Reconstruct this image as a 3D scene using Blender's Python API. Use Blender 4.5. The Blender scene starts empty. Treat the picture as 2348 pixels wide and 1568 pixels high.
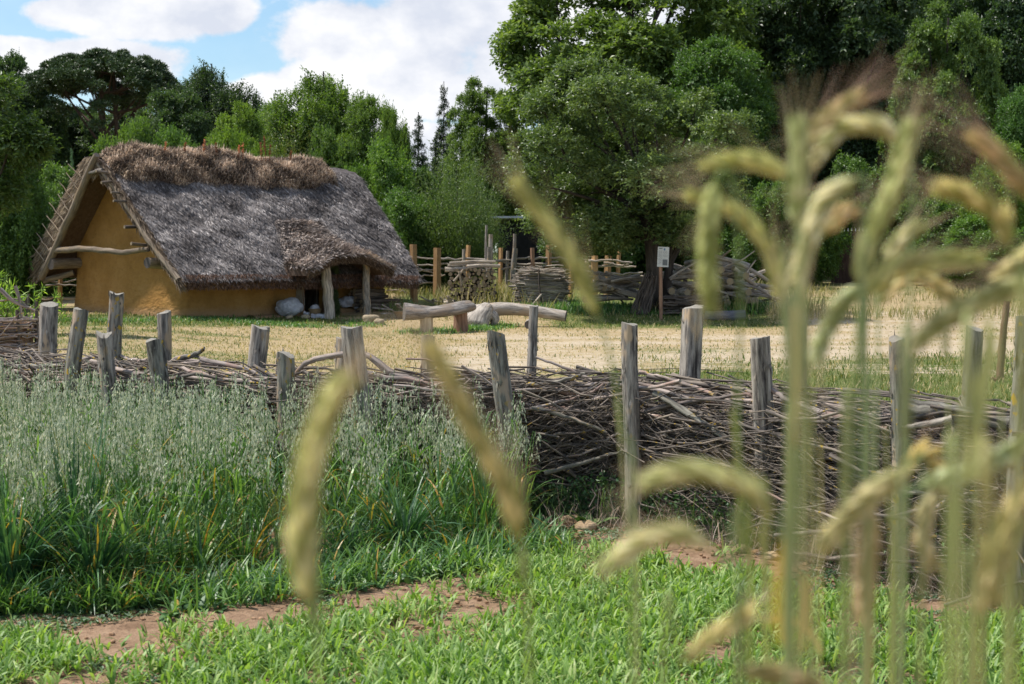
import bpy, math, random
import numpy as np
from mathutils import Vector, Matrix

# ------------------------------------------------------------------ camera, sky, sun, exposure
SC = bpy.context.scene
COL = SC.collection
FPX, CX, CY, HZ, CAMH = 3586.0, 1173.5, 784.0, 598.0, 1.6
PITCH = math.atan((CY - HZ) / FPX)
cam = bpy.data.cameras.new('camera')
cam.lens = 55.0; cam.sensor_width = 36.0
cam.clip_start = 0.05; cam.clip_end = 3000.0
cam.dof.use_dof = True; cam.dof.focus_distance = 13.0; cam.dof.aperture_fstop = 6.8
camo = bpy.data.objects.new('camera', cam)
COL.objects.link(camo)
camo.location = (0, 0, CAMH)
camo.rotation_euler = (math.pi / 2 - PITCH, 0, 0)
SC.camera = camo
SC.view_settings.view_transform = 'Standard'
SC.view_settings.look = 'None'
SC.view_settings.exposure = 0.26
SC.view_settings.gamma = 1.0
SC.cycles.max_bounces = 6
SC.cycles.diffuse_bounces = 3
SC.cycles.transmission_bounces = 4
SC.cycles.use_denoising = True

SUN_EL, SUN_AZ = math.radians(60), math.radians(-80)      # azimuth clockwise from +Y
sd = Vector((math.sin(SUN_AZ) * math.cos(SUN_EL), math.cos(SUN_AZ) * math.cos(SUN_EL), math.sin(SUN_EL)))
sun = bpy.data.lights.new('sun', 'SUN'); sun.energy = 4.8; sun.angle = math.radians(3.0); sun.color = (1.0, 0.955, 0.88)
suno = bpy.data.objects.new('sun', sun); COL.objects.link(suno)
suno.rotation_euler = sd.to_track_quat('Z', 'Y').to_euler(); suno.location = (-20, 0, 40)

W = bpy.data.worlds.new('World'); SC.world = W; W.use_nodes = True
nt = W.node_tree; nt.nodes.clear()
def N(t, tree=None, **kw):
    n = (tree or nt).nodes.new(t)
    for k, v in kw.items(): setattr(n, k, v)
    return n
def L(a, b, tree=None): (tree or nt).links.new(a, b)
def M(tree, op, a, b=None, c=None, clamp=False):
    n = tree.nodes.new('ShaderNodeMath'); n.operation = op; n.use_clamp = clamp
    for i, s in enumerate((a, b, c)):
        if s is None: continue
        if isinstance(s, (int, float)): n.inputs[i].default_value = s
        else: tree.links.new(s, n.inputs[i])
    return n.outputs[0]
def build_world():
    sky = N('ShaderNodeTexSky'); sky.sky_type = 'NISHITA'; sky.sun_disc = False
    sky.sun_elevation = SUN_EL; sky.sun_rotation = SUN_AZ; sky.air_density = 1.0; sky.dust_density = 0.6; sky.ozone_density = 1.4
    tc = N('ShaderNodeTexCoord')
    sep = N('ShaderNodeSeparateXYZ'); L(tc.outputs['Generated'], sep.inputs[0])
    az = M(nt, 'ARCTAN2', sep.outputs[0], sep.outputs[1])
    el = M(nt, 'ARCSINE', sep.outputs[2])
    # cloud puffs given as azimuth, elevation, half sizes in radians
    def noise(sc, det, rough, off):
        mp = N('ShaderNodeMapping'); mp.inputs['Location'].default_value = off; mp.inputs['Scale'].default_value = (1, 1, 1.5)
        L(tc.outputs['Generated'], mp.inputs[0])
        n = N('ShaderNodeTexNoise'); n.inputs['Scale'].default_value = sc; n.inputs['Detail'].default_value = det
        n.inputs['Roughness'].default_value = rough; L(mp.outputs[0], n.inputs[0]); return n.outputs[0]
    n1 = noise(26, 9, .56, (0, 0, 0)); n2 = noise(6, 6, .55, (3.1, 1.2, .4)); n3 = noise(11, 5, .5, (.7, .2, 2))
    puffs = [(320, 62, 250, 60), (180, 60, 105, 40), (500, 48, 105, 58), (230, 165, 260, 62), (60, 140, 150, 32), (10, 20, 50, 22),
             (880, 110, 290, 120), (1050, 60, 260, 85), (1000, 230, 520, 66), (760, 230, 210, 95), (1300, 120, 330, 150), (900, 320, 500, 52),
             (700, 360, 900, 60), (2000, 100, 700, 160)]
    best = None
    for (px, py, rx, ry) in puffs:
        a0, e0 = (px - CX) / FPX, (HZ - py) / FPX
        dx = M(nt, 'DIVIDE', M(nt, 'SUBTRACT', az, a0), rx / FPX)
        dy = M(nt, 'DIVIDE', M(nt, 'SUBTRACT', el, e0), ry / FPX)
        r = M(nt, 'SQRT', M(nt, 'ADD', M(nt, 'MULTIPLY', dx, dx), M(nt, 'MULTIPLY', dy, dy)))
        v = M(nt, 'SUBTRACT', 1.0, r)
        best = v if best is None else M(nt, 'SMOOTH_MAX', best, v, 0.12)
    # elsewhere in the sky: scattered cumulus from noise
    front = M(nt, 'LESS_THAN', M(nt, 'ABSOLUTE', az), 0.42)
    low = M(nt, 'LESS_THAN', el, 0.26)
    inside = M(nt, 'MULTIPLY', front, low)
    far = M(nt, 'MULTIPLY', M(nt, 'SUBTRACT', n2, 0.53), 4.0)
    far = M(nt, 'SUBTRACT', far, M(nt, 'MULTIPLY', inside, 6.0))
    field = M(nt, 'MAXIMUM', best, far)
    field = M(nt, 'ADD', field, M(nt, 'MULTIPLY', M(nt, 'SUBTRACT', n1, 0.5), 1.15))
    mr = N('ShaderNodeMapRange'); mr.interpolation_type = 'SMOOTHSTEP'
    mr.inputs['From Min'].default_value = -0.02; mr.inputs['From Max'].default_value = 0.26; L(field, mr.inputs[0])
    # thin veil
    veil = M(nt, 'MULTIPLY', M(nt, 'MULTIPLY', n3, n2), 0.55)
    mask = M(nt, 'MAXIMUM', mr.outputs[0], veil)
    ramp = N('ShaderNodeValToRGB'); ramp.color_ramp.elements[0].position = 0.41; ramp.color_ramp.elements[1].position = 0.58
    ramp.color_ramp.elements[0].color = (4.7, 5.0, 5.7, 1); ramp.color_ramp.elements[1].color = (6.9, 6.9, 7.0, 1)
    L(M(nt, 'ADD', M(nt, 'MULTIPLY', n3, 0.6), M(nt, 'MULTIPLY', n1, 0.4)), ramp.inputs[0])
    mul = N('ShaderNodeMix', data_type='RGBA', blend_type='MULTIPLY'); mul.inputs[0].default_value = 1
    L(sky.outputs[0], mul.inputs[6]); mul.inputs[7].default_value = (.80, .97, 1.03, 1)
    mix = N('ShaderNodeMix', data_type='RGBA'); L(mask, mix.inputs[0]); L(mul.outputs[2], mix.inputs[6]); L(ramp.outputs[0], mix.inputs[7])
    bg = N('ShaderNodeBackground'); bg.inputs[1].default_value = 0.13; L(mix.outputs[2], bg.inputs[0])
    out = N('ShaderNodeOutputWorld'); L(bg.outputs[0], out.inputs[0])
build_world()

# ------------------------------------------------------------------ helpers
RNG = np.random.default_rng(7)
def unit(v):
    v = np.asarray(v, float)
    return v / np.maximum(np.linalg.norm(v, axis=-1, keepdims=True), 1e-9)
def ray(px, py):
    x, z = (px - CX) / FPX, (CY - py) / FPX
    c, s = math.cos(PITCH), math.sin(PITCH)
    return np.array([x, c + s * z, -s + c * z])
def at(px, py, Y):
    d = ray(px, py); return np.array([0, 0, CAMH]) + d * (Y / d[1])
def px_of(X, Y, Z):
    c, s = math.cos(PITCH), math.sin(PITCH)
    zc = c * Y - s * (Z - CAMH); yc = s * Y + c * (Z - CAMH)
    zc = np.maximum(zc, 1e-3)
    return CX + FPX * X / zc, CY - FPX * yc / zc
def sst(x): x = np.clip(x, 0, 1); return x * x * (3 - 2 * x)
def sn(P, sc, seed=0, octv=3):
    """smooth pseudo noise, about -1..1"""
    P = np.asarray(P, float); r = np.random.default_rng(1000 + seed); out = 0; amp = 1; tot = 0
    for o in range(octv):
        for i in range(5):
            k = unit(r.normal(size=3)) * sc * (2 ** o) * r.uniform(.7, 1.3); ph = r.uniform(0, 6.28)
            out = out + amp * np.sin(P[..., 0] * k[0] + P[..., 1] * k[1] + P[..., 2] * k[2] + ph)
        tot += amp * 2.6; amp *= .55
    return out / tot
YR = [0, 22, 38, 44, 50, 54, 80, 120, 200, 600]
ZR = [0, 0, -.30, -.25, .17, .38, 1.15, 2.0, 2.6, 3.5]
ZL = [0, 0, 0, 0, .14, .3, 1.1, 2.0, 2.6, 3.5]
def gz(X, Y):
    X = np.asarray(X, float); Y = np.asarray(Y, float)
    t = sst((X + 9.5) / 5.0)
    z = np.interp(Y, YR, ZR) * t + np.interp(Y, YR, ZL) * (1 - t)
    P = np.stack([X, Y, np.zeros_like(X)], -1)
    bed = sst((14 - Y) / 4)
    return z + .035 * sn(P, .5, 3) * (1 - bed) + .012 * sn(P, 2.2, 4) * bed
def G(px, py):
    d = ray(px, py); o = np.array([0, 0, CAMH]); a, b = 2.0, None
    t = 2.0
    while t < 500:
        p = o + d * t
        if p[2] < gz(p[0], p[1]): break
        t += .1 if t < 60 else .5
    p = o + d * t
    return np.array([p[0], p[1], float(gz(p[0], p[1]))])

class MB:
    def __init__(s): s.V = []; s.F4 = []; s.F3 = []; s.T = []; s.R = []; s.n = 0
    def add(s, V, F, T=None, R=0.5):
        V = np.asarray(V, float).reshape(-1, 3); m = len(V); F = np.asarray(F, int)
        (s.F4 if F.shape[-1] == 4 else s.F3).append(F.reshape(-1, F.shape[-1]) + s.n)
        s.V.append(V); s.T.append(V.copy() if T is None else np.asarray(T, float).reshape(-1, 3))
        s.R.append(np.broadcast_to(np.asarray(R, float), (m,)).copy()); s.n += m
    def addF(s, F):      # faces on the vertices most recently added (indices absolute)
        F = np.asarray(F, int); (s.F4 if F.shape[-1] == 4 else s.F3).append(F.reshape(-1, F.shape[-1]))
    def build(s, name, mat, parent=None, smooth=True):
        V = np.concatenate(s.V); F4 = np.concatenate(s.F4) if s.F4 else np.zeros((0, 4), int)
        F3 = np.concatenate(s.F3) if s.F3 else np.zeros((0, 3), int)
        me = bpy.data.meshes.new(name); me.vertices.add(len(V)); me.vertices.foreach_set('co', V.astype(np.float32).ravel())
        nl = len(F4) * 4 + len(F3) * 3; me.loops.add(nl)
        me.loops.foreach_set('vertex_index', np.concatenate([F4.ravel(), F3.ravel()]).astype(np.int32))
        me.polygons.add(len(F4) + len(F3))
        me.polygons.foreach_set('loop_start', np.concatenate([np.arange(len(F4)) * 4, len(F4) * 4 + np.arange(len(F3)) * 3]).astype(np.int32))
        me.polygons.foreach_set('use_smooth', np.full(len(F4) + len(F3), smooth))
        me.update(calc_edges=True)
        a = me.attributes.new('tc', 'FLOAT_VECTOR', 'POINT'); a.data.foreach_set('vector', np.concatenate(s.T).astype(np.float32).ravel())
        a = me.attributes.new('rnd', 'FLOAT', 'POINT'); a.data.foreach_set('value', np.concatenate(s.R).astype(np.float32))
        me.materials.append(mat)
        o = bpy.data.objects.new(name, me); COL.objects.link(o)
        if parent is not None: o.parent = parent
        return o
    def shift(s, d):
        s.V = [v - np.asarray(d) for v in s.V]; return s

def tube(mb, P, R, seg=8, rnd=None, jit=0.0, cap=True, prof=None, squash=None):
    P = np.asarray(P, float); K = len(P); R = np.broadcast_to(np.asarray(R, float), (K,))
    T = unit(np.gradient(P, axis=0)); ref = np.array([0, 0, 1.]) if abs(T[0][2]) < .8 else np.array([1., 0, 0])
    u = unit(np.cross(T[0], ref)); U = [u]
    for k in range(1, K):
        u = u - T[k] * np.dot(u, T[k]); u = unit(u); U.append(u)
    U = np.array(U); Wv = np.cross(T, U)
    th = np.linspace(0, 2 * np.pi, seg, endpoint=False)
    pr = np.ones((K, seg)) if prof is None else prof
    if jit: pr = pr * (1 + jit * RNG.normal(size=(K, seg)))
    c, s_ = np.cos(th), np.sin(th)
    sq = (1, 1) if squash is None else squash
    V = P[:, None] + (R[:, None] * pr * c * sq[0])[..., None] * U[:, None] + (R[:, None] * pr * s_ * sq[1])[..., None] * Wv[:, None]
    ln = np.concatenate([[0], np.cumsum(np.linalg.norm(np.diff(P, axis=0), axis=1))])
    off = RNG.uniform(0, 50, 3)
    Tc = np.stack([R[:, None] * c, R[:, None] * s_, np.broadcast_to(ln[:, None], (K, seg))], -1) + off
    i = np.arange(K - 1)[:, None] * seg; j = np.arange(seg)[None]; j2 = (j + 1) % seg
    F = np.stack([i + j, i + j2, i + seg + j2, i + seg + j], -1)
    r = RNG.uniform() if rnd is None else rnd
    base = mb.n
    mb.add(V, F, Tc, r)
    if cap:
        for k in (0, K - 1):
            vc = V[k].copy(); tcap = np.stack([R[k] * c, R[k] * s_, np.full(seg, 7.)], -1) + off
            cv = np.concatenate([vc, vc.mean(0, keepdims=True)]); ct = np.concatenate([tcap * 1.0, [[off[0], off[1], 7 + off[2]]]])
            jj = np.arange(seg); f = np.stack([jj, (jj + 1) % seg, np.full(seg, seg)], -1)
            if k == 0: f = f[:, ::-1]
            mb.add(cv, f, ct, 2.0 + (r if r < 1 else .5))      # rnd above 2 marks a sawn face
def tubes(mb, P, R, seg, rnd):
    """many tubes at once: P (N,K,3), R (N,K)"""
    Nn, K, _ = P.shape
    T = unit(np.gradient(P, axis=1)); ref = np.where(np.abs(T[:, :1, 2:3]) < .85, np.array([0, 0, 1.]), np.array([1., 0, 0]))
    U = unit(np.cross(T, np.broadcast_to(ref, T.shape))); Wv = np.cross(T, U)
    th = np.linspace(0, 2 * np.pi, seg, endpoint=False); c, s_ = np.cos(th), np.sin(th)
    V = P[:, :, None] + R[:, :, None, None] * (c[:, None] * U[:, :, None] + s_[:, None] * Wv[:, :, None])
    ln = np.concatenate([np.zeros((Nn, 1)), np.cumsum(np.linalg.norm(np.diff(P, axis=1), axis=2), 1)], 1)
    off = RNG.uniform(0, 50, (Nn, 1, 1, 3))
    Tc = np.stack([R[..., None] * c, R[..., None] * s_, np.broadcast_to(ln[..., None], (Nn, K, seg))], -1) + off
    n0 = (np.arange(Nn) * K * seg)[:, None, None]; i = (np.arange(K - 1) * seg)[None, :, None]; j = np.arange(seg)[None, None]; j2 = (j + 1) % seg
    F = np.stack([n0 + i + j, n0 + i + j2, n0 + i + seg + j2, n0 + i + seg + j], -1)
    mb.add(V, F, Tc, np.repeat(rnd, K * seg))
def blades(mb, B, az, ln, wd, lean, bend, rnd, K=4, prof=None, droop=1.4, roll=None):
    """grass blades / strap leaves, arrays of length N"""
    B = np.asarray(B, float); n = len(B)
    az, ln, wd, lean, bend, rnd = [np.broadcast_to(np.asarray(a, float), (n,)) for a in (az, ln, wd, lean, bend, rnd)]
    h = np.stack([np.cos(az), np.sin(az), np.zeros(n)], -1); up = np.array([0, 0, 1.])
    side = np.stack([-np.sin(az), np.cos(az), np.zeros(n)], -1)
    if roll is not None:
        rr = np.broadcast_to(np.asarray(roll, float), (n,))[:, None]; side = side * np.cos(rr) + up * np.sin(rr)
    if prof is None: prof = np.array([.55, 1, .95, .7, .03]) if K == 4 else np.interp(np.linspace(0, 1, K + 1), [0, .25, .5, .75, 1], [.55, 1, .95, .65, .03])
    p = B.copy(); pts = [p.copy()]
    for k in range(K):
        th = lean + bend * ((k + .5) / K) ** droop
        p = p + (ln / K)[:, None] * (np.sin(th)[:, None] * h + np.cos(th)[:, None] * up); pts.append(p.copy())
    P = np.stack(pts, 1); w = wd[:, None] * .5 * prof[None]
    V = np.stack([P - w[..., None] * side[:, None], P + w[..., None] * side[:, None]], 2)
    b = (np.arange(n) * (K + 1) * 2)[:, None]; k = (np.arange(K) * 2)[None]
    F = np.stack([b + k, b + k + 1, b + k + 3, b + k + 2], -1)
    mb.add(V, F, None, np.repeat(rnd, (K + 1) * 2))
    return P
def leaves(mb, P, D, Nn, ln, wd, rnd, fold=.25):
    """lozenge leaves: base P, direction D, normal N"""
    D = unit(D); S = unit(np.cross(D, Nn)); U = np.cross(S, D)
    ln = np.broadcast_to(ln, (len(P),))[:, None]; wd = np.broadcast_to(wd, (len(P),))[:, None]
    mid = P + D * ln * .45 + U * wd * fold
    V = np.stack([P, mid + S * wd * .5 - U * wd * fold * 0, P + D * ln - U * wd * fold * .6, mid - S * wd * .5], 1)
    F = np.arange(len(P) * 4).reshape(-1, 4)
    mb.add(V, F, None, np.repeat(np.broadcast_to(rnd, (len(P),)), 4))
def box(mb, c, s, R=None, rnd=.5, taper=1.0):
    x, y, z = np.asarray(s) / 2
    V = np.array([[-x, -y, -z], [x, -y, -z], [x, y, -z], [-x, y, -z], [-x * taper, -y * taper, z], [x * taper, -y * taper, z], [x * taper, y * taper, z], [-x * taper, y * taper, z]])
    T = V + RNG.uniform(0, 30, 3)
    if R is not None: V = V @ np.asarray(R).T
    Fq = [[0, 3, 2, 1], [4, 5, 6, 7], [0, 1, 5, 4], [1, 2, 6, 5], [2, 3, 7, 6], [3, 0, 4, 7]]
    VV = (V + np.asarray(c))[np.array(Fq).ravel()]; TT = T[np.array(Fq).ravel()]
    mb.add(VV, np.arange(24).reshape(6, 4), TT, rnd)
def blob(mb, c, r, seed=0, amp=.25, sc=1.6, nu=14, nv=9, rnd=.5, flat=0):
    th = np.linspace(0, 2 * np.pi, nu, endpoint=False); ph = np.linspace(0, np.pi, nv)
    D = np.stack([np.sin(ph)[:, None] * np.cos(th), np.sin(ph)[:, None] * np.sin(th), np.broadcast_to(np.cos(ph)[:, None], (nv, nu))], -1)
    d = 1 + amp * sn(D, sc, seed)
    V = D * d[..., None] * np.asarray(r); V[..., 2] = np.maximum(V[..., 2], -r[2] * (1 - flat)); V = V + np.asarray(c)
    i = np.arange(nv - 1)[:, None] * nu; j = np.arange(nu)[None]; j2 = (j + 1) % nu
    mb.add(V, np.stack([i + j, i + nu + j, i + nu + j2, i + j2], -1), V, rnd)
def grid_faces(a, b, wrap=False):
    i = np.arange(a - 1)[:, None] * b; j = np.arange(b if wrap else b - 1)[None]; j2 = (j + 1) % b
    return np.stack([i + j, i + b + j, i + b + j2, i + j2], -1)
def rotz(a): c, s = math.cos(a), math.sin(a); return np.array([[c, -s, 0], [s, c, 0], [0, 0, 1.]])
def empty(name, loc, label, cat, group=None, rz=0):
    o = bpy.data.objects.new(name, None); COL.objects.link(o); o.location = [float(v) for v in loc]; o.rotation_euler = (0, 0, rz)
    o.empty_display_size = .2; return tag(o, label, cat, group)
def tag(o, label, cat, group=None, kind=None):
    if label: o['label'] = label
    if cat: o['category'] = cat
    if group: o['group'] = group
    if kind: o['kind'] = kind
    return o
def solo(mb, loc, name, mat, label, cat, group=None, kind=None, smooth=True):
    loc = np.asarray(loc, float); mb.shift(loc); o = mb.build(name, mat, None, smooth); o.location = loc.tolist(); return tag(o, label, cat, group, kind)
def part(mb, root, name, mat, label=None, smooth=True, kind=None):
    base = np.array(root.location) if root.parent is None else np.array(root.parent.location) + np.array(root.location)
    mb.shift(base); o = mb.build(name, mat, root, smooth)
    if label: o['label'] = label
    if kind: o['kind'] = kind
    return o
def bez(pts, n):
    """Catmull-Rom through the points"""
    P = np.asarray(pts, float); P = np.concatenate([[2 * P[0] - P[1]], P, [2 * P[-1] - P[-2]]])
    out = []; segs = len(P) - 3
    for t in np.linspace(0, segs - 1e-6, n):
        i = int(t); f = t - i; a, b, c, d = P[i:i + 4]
        out.append(.5 * (2 * b + (c - a) * f + (2 * a - 5 * b + 4 * c - d) * f * f + (3 * b - a - 3 * c + d) * f ** 3))
    return np.array(out)

# ------------------------------------------------------------------ materials
def mat_new(name):
    m = bpy.data.materials.new(name); m.use_nodes = True; t = m.node_tree; b = t.nodes['Principled BSDF']; return m, t, b
def attr(t, name, out='Fac'):
    n = t.nodes.new('ShaderNodeAttribute'); n.attribute_name = name; return n.outputs[out]
def noise_n(t, vec, sc, det=4, rough=.55, scale3=None):
    if scale3 is not None:
        mp = t.nodes.new('ShaderNodeMapping'); mp.inputs['Scale'].default_value = scale3; t.links.new(vec, mp.inputs[0]); vec = mp.outputs[0]
    n = t.nodes.new('ShaderNodeTexNoise'); n.inputs['Scale'].default_value = sc; n.inputs['Detail'].default_value = det; n.inputs['Roughness'].default_value = rough
    t.links.new(vec, n.inputs[0]); return n.outputs[0]
def ramp(t, fac, stops):
    n = t.nodes.new('ShaderNodeValToRGB'); e = n.color_ramp.elements
    while len(e) < len(stops): e.new(.5)
    for i, (p, c) in enumerate(stops): e[i].position = p; e[i].color = (*c, 1)
    t.links.new(fac, n.inputs[0]); return n.outputs[0]
def mixc(t, fac, a, b, mode='MIX'):
    n = t.nodes.new('ShaderNodeMix'); n.data_type = 'RGBA'; n.blend_type = mode
    for i, s in ((0, fac), (6, a), (7, b)):
        if isinstance(s, (int, float)): n.inputs[i].default_value = s
        elif isinstance(s, tuple): n.inputs[i].default_value = (*s, 1)
        else: t.links.new(s, n.inputs[i])
    return n.outputs[2]
def rng_n(t, v, a, b, c=0., d=1.):
    n = t.nodes.new('ShaderNodeMapRange'); n.inputs[1].default_value = a; n.inputs[2].default_value = b; n.inputs[3].default_value = c; n.inputs[4].default_value = d
    t.links.new(v, n.inputs[0]); return n.outputs[0]
def bump(t, b, h, st, dist):
    n = t.nodes.new('ShaderNodeBump'); n.inputs['Strength'].default_value = st; n.inputs['Distance'].default_value = dist
    t.links.new(h, n.inputs['Height']); t.links.new(n.outputs[0], b.inputs['Normal'])
def m_wood(name, dark, light, patch=None, lichen=0.0, sawn=(.42, .34, .25), sc=1.0, bmp=.006, pthr=.55):
    m, t, b = mat_new(name); tc = attr(t, 'tc', 'Vector'); r = attr(t, 'rnd')
    st = noise_n(t, tc, 1.0, 6, .68, (42 * sc, 42 * sc, 4.5 * sc)); lo = noise_n(t, tc, 1, 3, .5, (9 * sc, 9 * sc, 3.2 * sc)); fi = noise_n(t, tc, 1, 2, .5, (260 * sc, 260 * sc, 60 * sc))
    col = ramp(t, st, [(.36, dark), (.5, tuple((a + c) / 2 for a, c in zip(dark, light))), (.62, light)])
    if patch: col = mixc(t, rng_n(t, lo, pthr, pthr + .06), col, mixc(t, st, tuple(x * .75 for x in patch), patch))
    rf = M(t, 'FRACT', r); col = mixc(t, 1.0, col, ramp(t, rf, [(0, (.62, .6, .6)), (.5, (.95, .95, .95)), (1, (1.3, 1.25, 1.2))]), 'MULTIPLY')
    if lichen:
        ln = noise_n(t, tc, 1, 2, .5, (26, 26, 22)); ln2 = noise_n(t, tc, 1, 1, .5, (5, 5, 3))
        col = mixc(t, M(t, 'MULTIPLY', rng_n(t, ln, .62, .68), rng_n(t, ln2, .5 - lichen * .2, .62 - lichen * .2), clamp=True), col, (.42, .27, .03))
    saw = M(t, 'GREATER_THAN', r, 1.5); rad = noise_n(t, tc, 60, 3)
    col = mixc(t, saw, col, mixc(t, rad, tuple(x * .45 for x in sawn), sawn))
    t.links.new(col, b.inputs['Base Color']); b.inputs['Roughness'].default_value = .85; b.inputs['Specular IOR Level'].default_value = .25
    bump(t, b, M(t, 'ADD', st, M(t, 'MULTIPLY', fi, .3)), .9, bmp); return m
def m_leaf(name, stops, rough=.42, trans=.3, spec=.5, tint=True, tcol=(1.25, 1.35, .5)):
    m, t, b = mat_new(name); r = attr(t, 'rnd')
    if name in ('leaf_lime', 'leaf_dark', 'leaf_mid', 'leaf_apple'): stops = [(p, tuple(x * (1.2 + .4 * p) for x in c)) for p, c in stops]
    col = ramp(t, r, stops)
    if tint:
        oi = t.nodes.new('ShaderNodeObjectInfo'); col = mixc(t, 1.0, col, oi.outputs['Color'], 'MULTIPLY')
    t.links.new(col, b.inputs['Base Color']); b.inputs['Roughness'].default_value = rough; b.inputs['Specular IOR Level'].default_value = spec
    if trans:
        tr = t.nodes.new('ShaderNodeBsdfTranslucent'); t.links.new(mixc(t, 1.0, col, tcol, 'MULTIPLY'), tr.inputs[0])
        ms = t.nodes.new('ShaderNodeMixShader'); ms.inputs[0].default_value = trans
        t.links.new(b.outputs[0], ms.inputs[1]); t.links.new(tr.outputs[0], ms.inputs[2])
        t.links.new(ms.outputs[0], t.nodes['Material Output'].inputs[0])
    return m
def m_plain(name, a, b_, sc=20, rough=.85, bmp=0.0, dist=.01, spec=.3):
    m, t, b = mat_new(name); tc = attr(t, 'tc', 'Vector'); n = noise_n(t, tc, sc, 5, .6); t.links.new(mixc(t, rng_n(t, n, .3, .7), a, b_), b.inputs['Base Color'])
    b.inputs['Roughness'].default_value = rough; b.inputs['Specular IOR Level'].default_value = spec
    if bmp: bump(t, b, n, bmp, dist)
    return m
MW_POST = m_wood('post_wood', (.06, .052, .047), (.40, .36, .31), (.48, .36, .24), 0.0, (.36, .33, .28), pthr=.58)
MW_BARK = m_wood('post_bark', (.05, .045, .04), (.32, .30, .25), (.44, .34, .25), .8, (.36, .33, .28), pthr=.6)
MW_STICK = m_wood('stick_bark', (.11, .09, .08), (.44, .37, .33), (.34, .24, .20), .05, (.5, .42, .3), pthr=.55)
MW_TWIG = m_wood('twig_bark', (.05, .042, .038), (.20, .17, .145), (.30, .25, .2), .12)
MW_NEW = m_wood('new_wood', (.30, .17, .07), (.50, .31, .15), (.40, .25, .13), 0, (.5, .34, .17), bmp=.003)
MW_OLD = m_wood('weathered_log', (.13, .115, .105), (.50, .445, .385), (.36, .29, .22), 0, (.16, .14, .125), sc=.45, bmp=.015)
MW_LOG = m_wood('log_bark', (.12, .10, .085), (.52, .455, .385), (.34, .28, .22), 0, (.42, .32, .2), sc=.5, bmp=.01)
MW_DARK = m_wood('dark_log', (.04, .032, .028), (.19, .155, .13), (.12, .09, .065), 0, (.38, .29, .19), sc=.5, bmp=.01)
MW_RAFT = m_wood('rafter_wood', (.13, .10, .075), (.34, .27, .20), (.3, .22, .14), 0, (.12, .10, .09), sc=.5)
MW_SEAT = m_wood('bench_seat_wood', (.08, .07, .065), (.33, .295, .265), (.24, .19, .15), 0, (.2, .18, .16), sc=.5, bmp=.012)
MW_BLUE = m_wood('bluish_log', (.09, .09, .10), (.19, .19, .21), None, 0, (.2, .2, .21), sc=.5)
MW_TRUNK = m_wood('trunk_bark', (.022, .018, .016), (.085, .07, .058), None, 0, (.3, .25, .2), sc=.35, bmp=.03)
MW_PINE = m_wood('pine_bark', (.05, .032, .024), (.15, .10, .075), None, 0, sc=.3, bmp=.03)
MW_BLOCK = m_wood('sawn_block', (.33, .25, .16), (.52, .43, .30), None, 0, (.5, .4, .28), sc=.4)
MW_STUMP = m_wood('reddish_stump', (.16, .085, .055), (.34, .21, .14), None, 0, (.45, .33, .2), sc=.4)
# green kinds: stops along rnd
LF_LIME = m_leaf('leaf_lime', [(0, (.045, .08, .018)), (.55, (.10, .145, .038)), (1, (.21, .26, .08))], trans=.42)
LF_DARK = m_leaf('leaf_dark', [(0, (.025, .045, .018)), (.6, (.055, .085, .033)), (1, (.12, .15, .065))], trans=.42)
LF_MID = m_leaf('leaf_mid', [(0, (.033, .065, .016)), (.6, (.08, .135, .03)), (1, (.17, .235, .06))], trans=.42)
LF_NEED = m_leaf('leaf_needle', [(0, (.016, .03, .014)), (.6, (.04, .066, .022)), (1, (.08, .115, .035))], trans=.12)
LF_WIL = m_leaf('leaf_willow', [(0, (.05, .085, .03)), (.6, (.10, .15, .05)), (1, (.19, .23, .10))], trans=.42)
LF_APPLE = m_leaf('leaf_apple', [(0, (.03, .055, .018)), (.55, (.085, .125, .04)), (1, (.22, .27, .12))], rough=.38, spec=.5, trans=.38)
LF_GRASS = m_leaf('leaf_young_grass', [(0, (.08, .17, .03)), (.5, (.21, .35, .07)), (.85, (.38, .52, .15)), (1, (.52, .52, .24))], trans=.4, tint=False, rough=.5)
LF_OAT = m_leaf('leaf_oat', [(0, (.04, .11, .035)), (.5, (.115, .24, .06)), (.8, (.26, .40, .11)), (.86, (.30, .30, .05)), (.92, (.5, .3, .06)), (1, (.45, .22, .05))], trans=.35, tint=False)
LF_TUFT = m_leaf('leaf_tuft', [(0, (.03, .09, .045)), (.6, (.07, .17, .08)), (.93, (.16, .29, .12)), (.97, (.45, .32, .08)), (1, (.5, .3, .06))], trans=.25, tint=False)
LF_PANI = m_leaf('oat_spikelet', [(0, (.34, .39, .26)), (.6, (.56, .59, .42)), (1, (.84, .80, .6))], trans=.25, tint=False, rough=.6, tcol=(1.1, 1.1, .9))
LF_YARD = m_leaf('yard_blades', [(0, (.06, .11, .02)), (.3, (.12, .16, .04)), (.45, (.3, .25, .1)), (1, (.58, .46, .29))], trans=.25, tint=False, rough=.7, spec=.2)
LF_DRY = m_leaf('dry_stalks', [(0, (.13, .16, .05)), (.35, (.3, .27, .12)), (1, (.52, .42, .24))], trans=.25, tint=False, rough=.7, spec=.2)
LF_DOCK = m_leaf('leaf_dock', [(0, (.03, .08, .03)), (.6, (.07, .14, .05)), (1, (.16, .24, .10))], trans=.2, tint=True, rough=.5)
M_AWN = m_leaf('rye_awn', [(0, (.46, .36, .24)), (1, (.78, .66, .50))], trans=.5, rough=.55, tcol=(1, 1, .9))
M_RYE = m_leaf('rye_green', [(0, (.30, .32, .10)), (.5, (.58, .56, .28)), (1, (.88, .83, .58))], trans=.3, rough=.55, tcol=(1.1, 1.1, .6))
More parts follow.
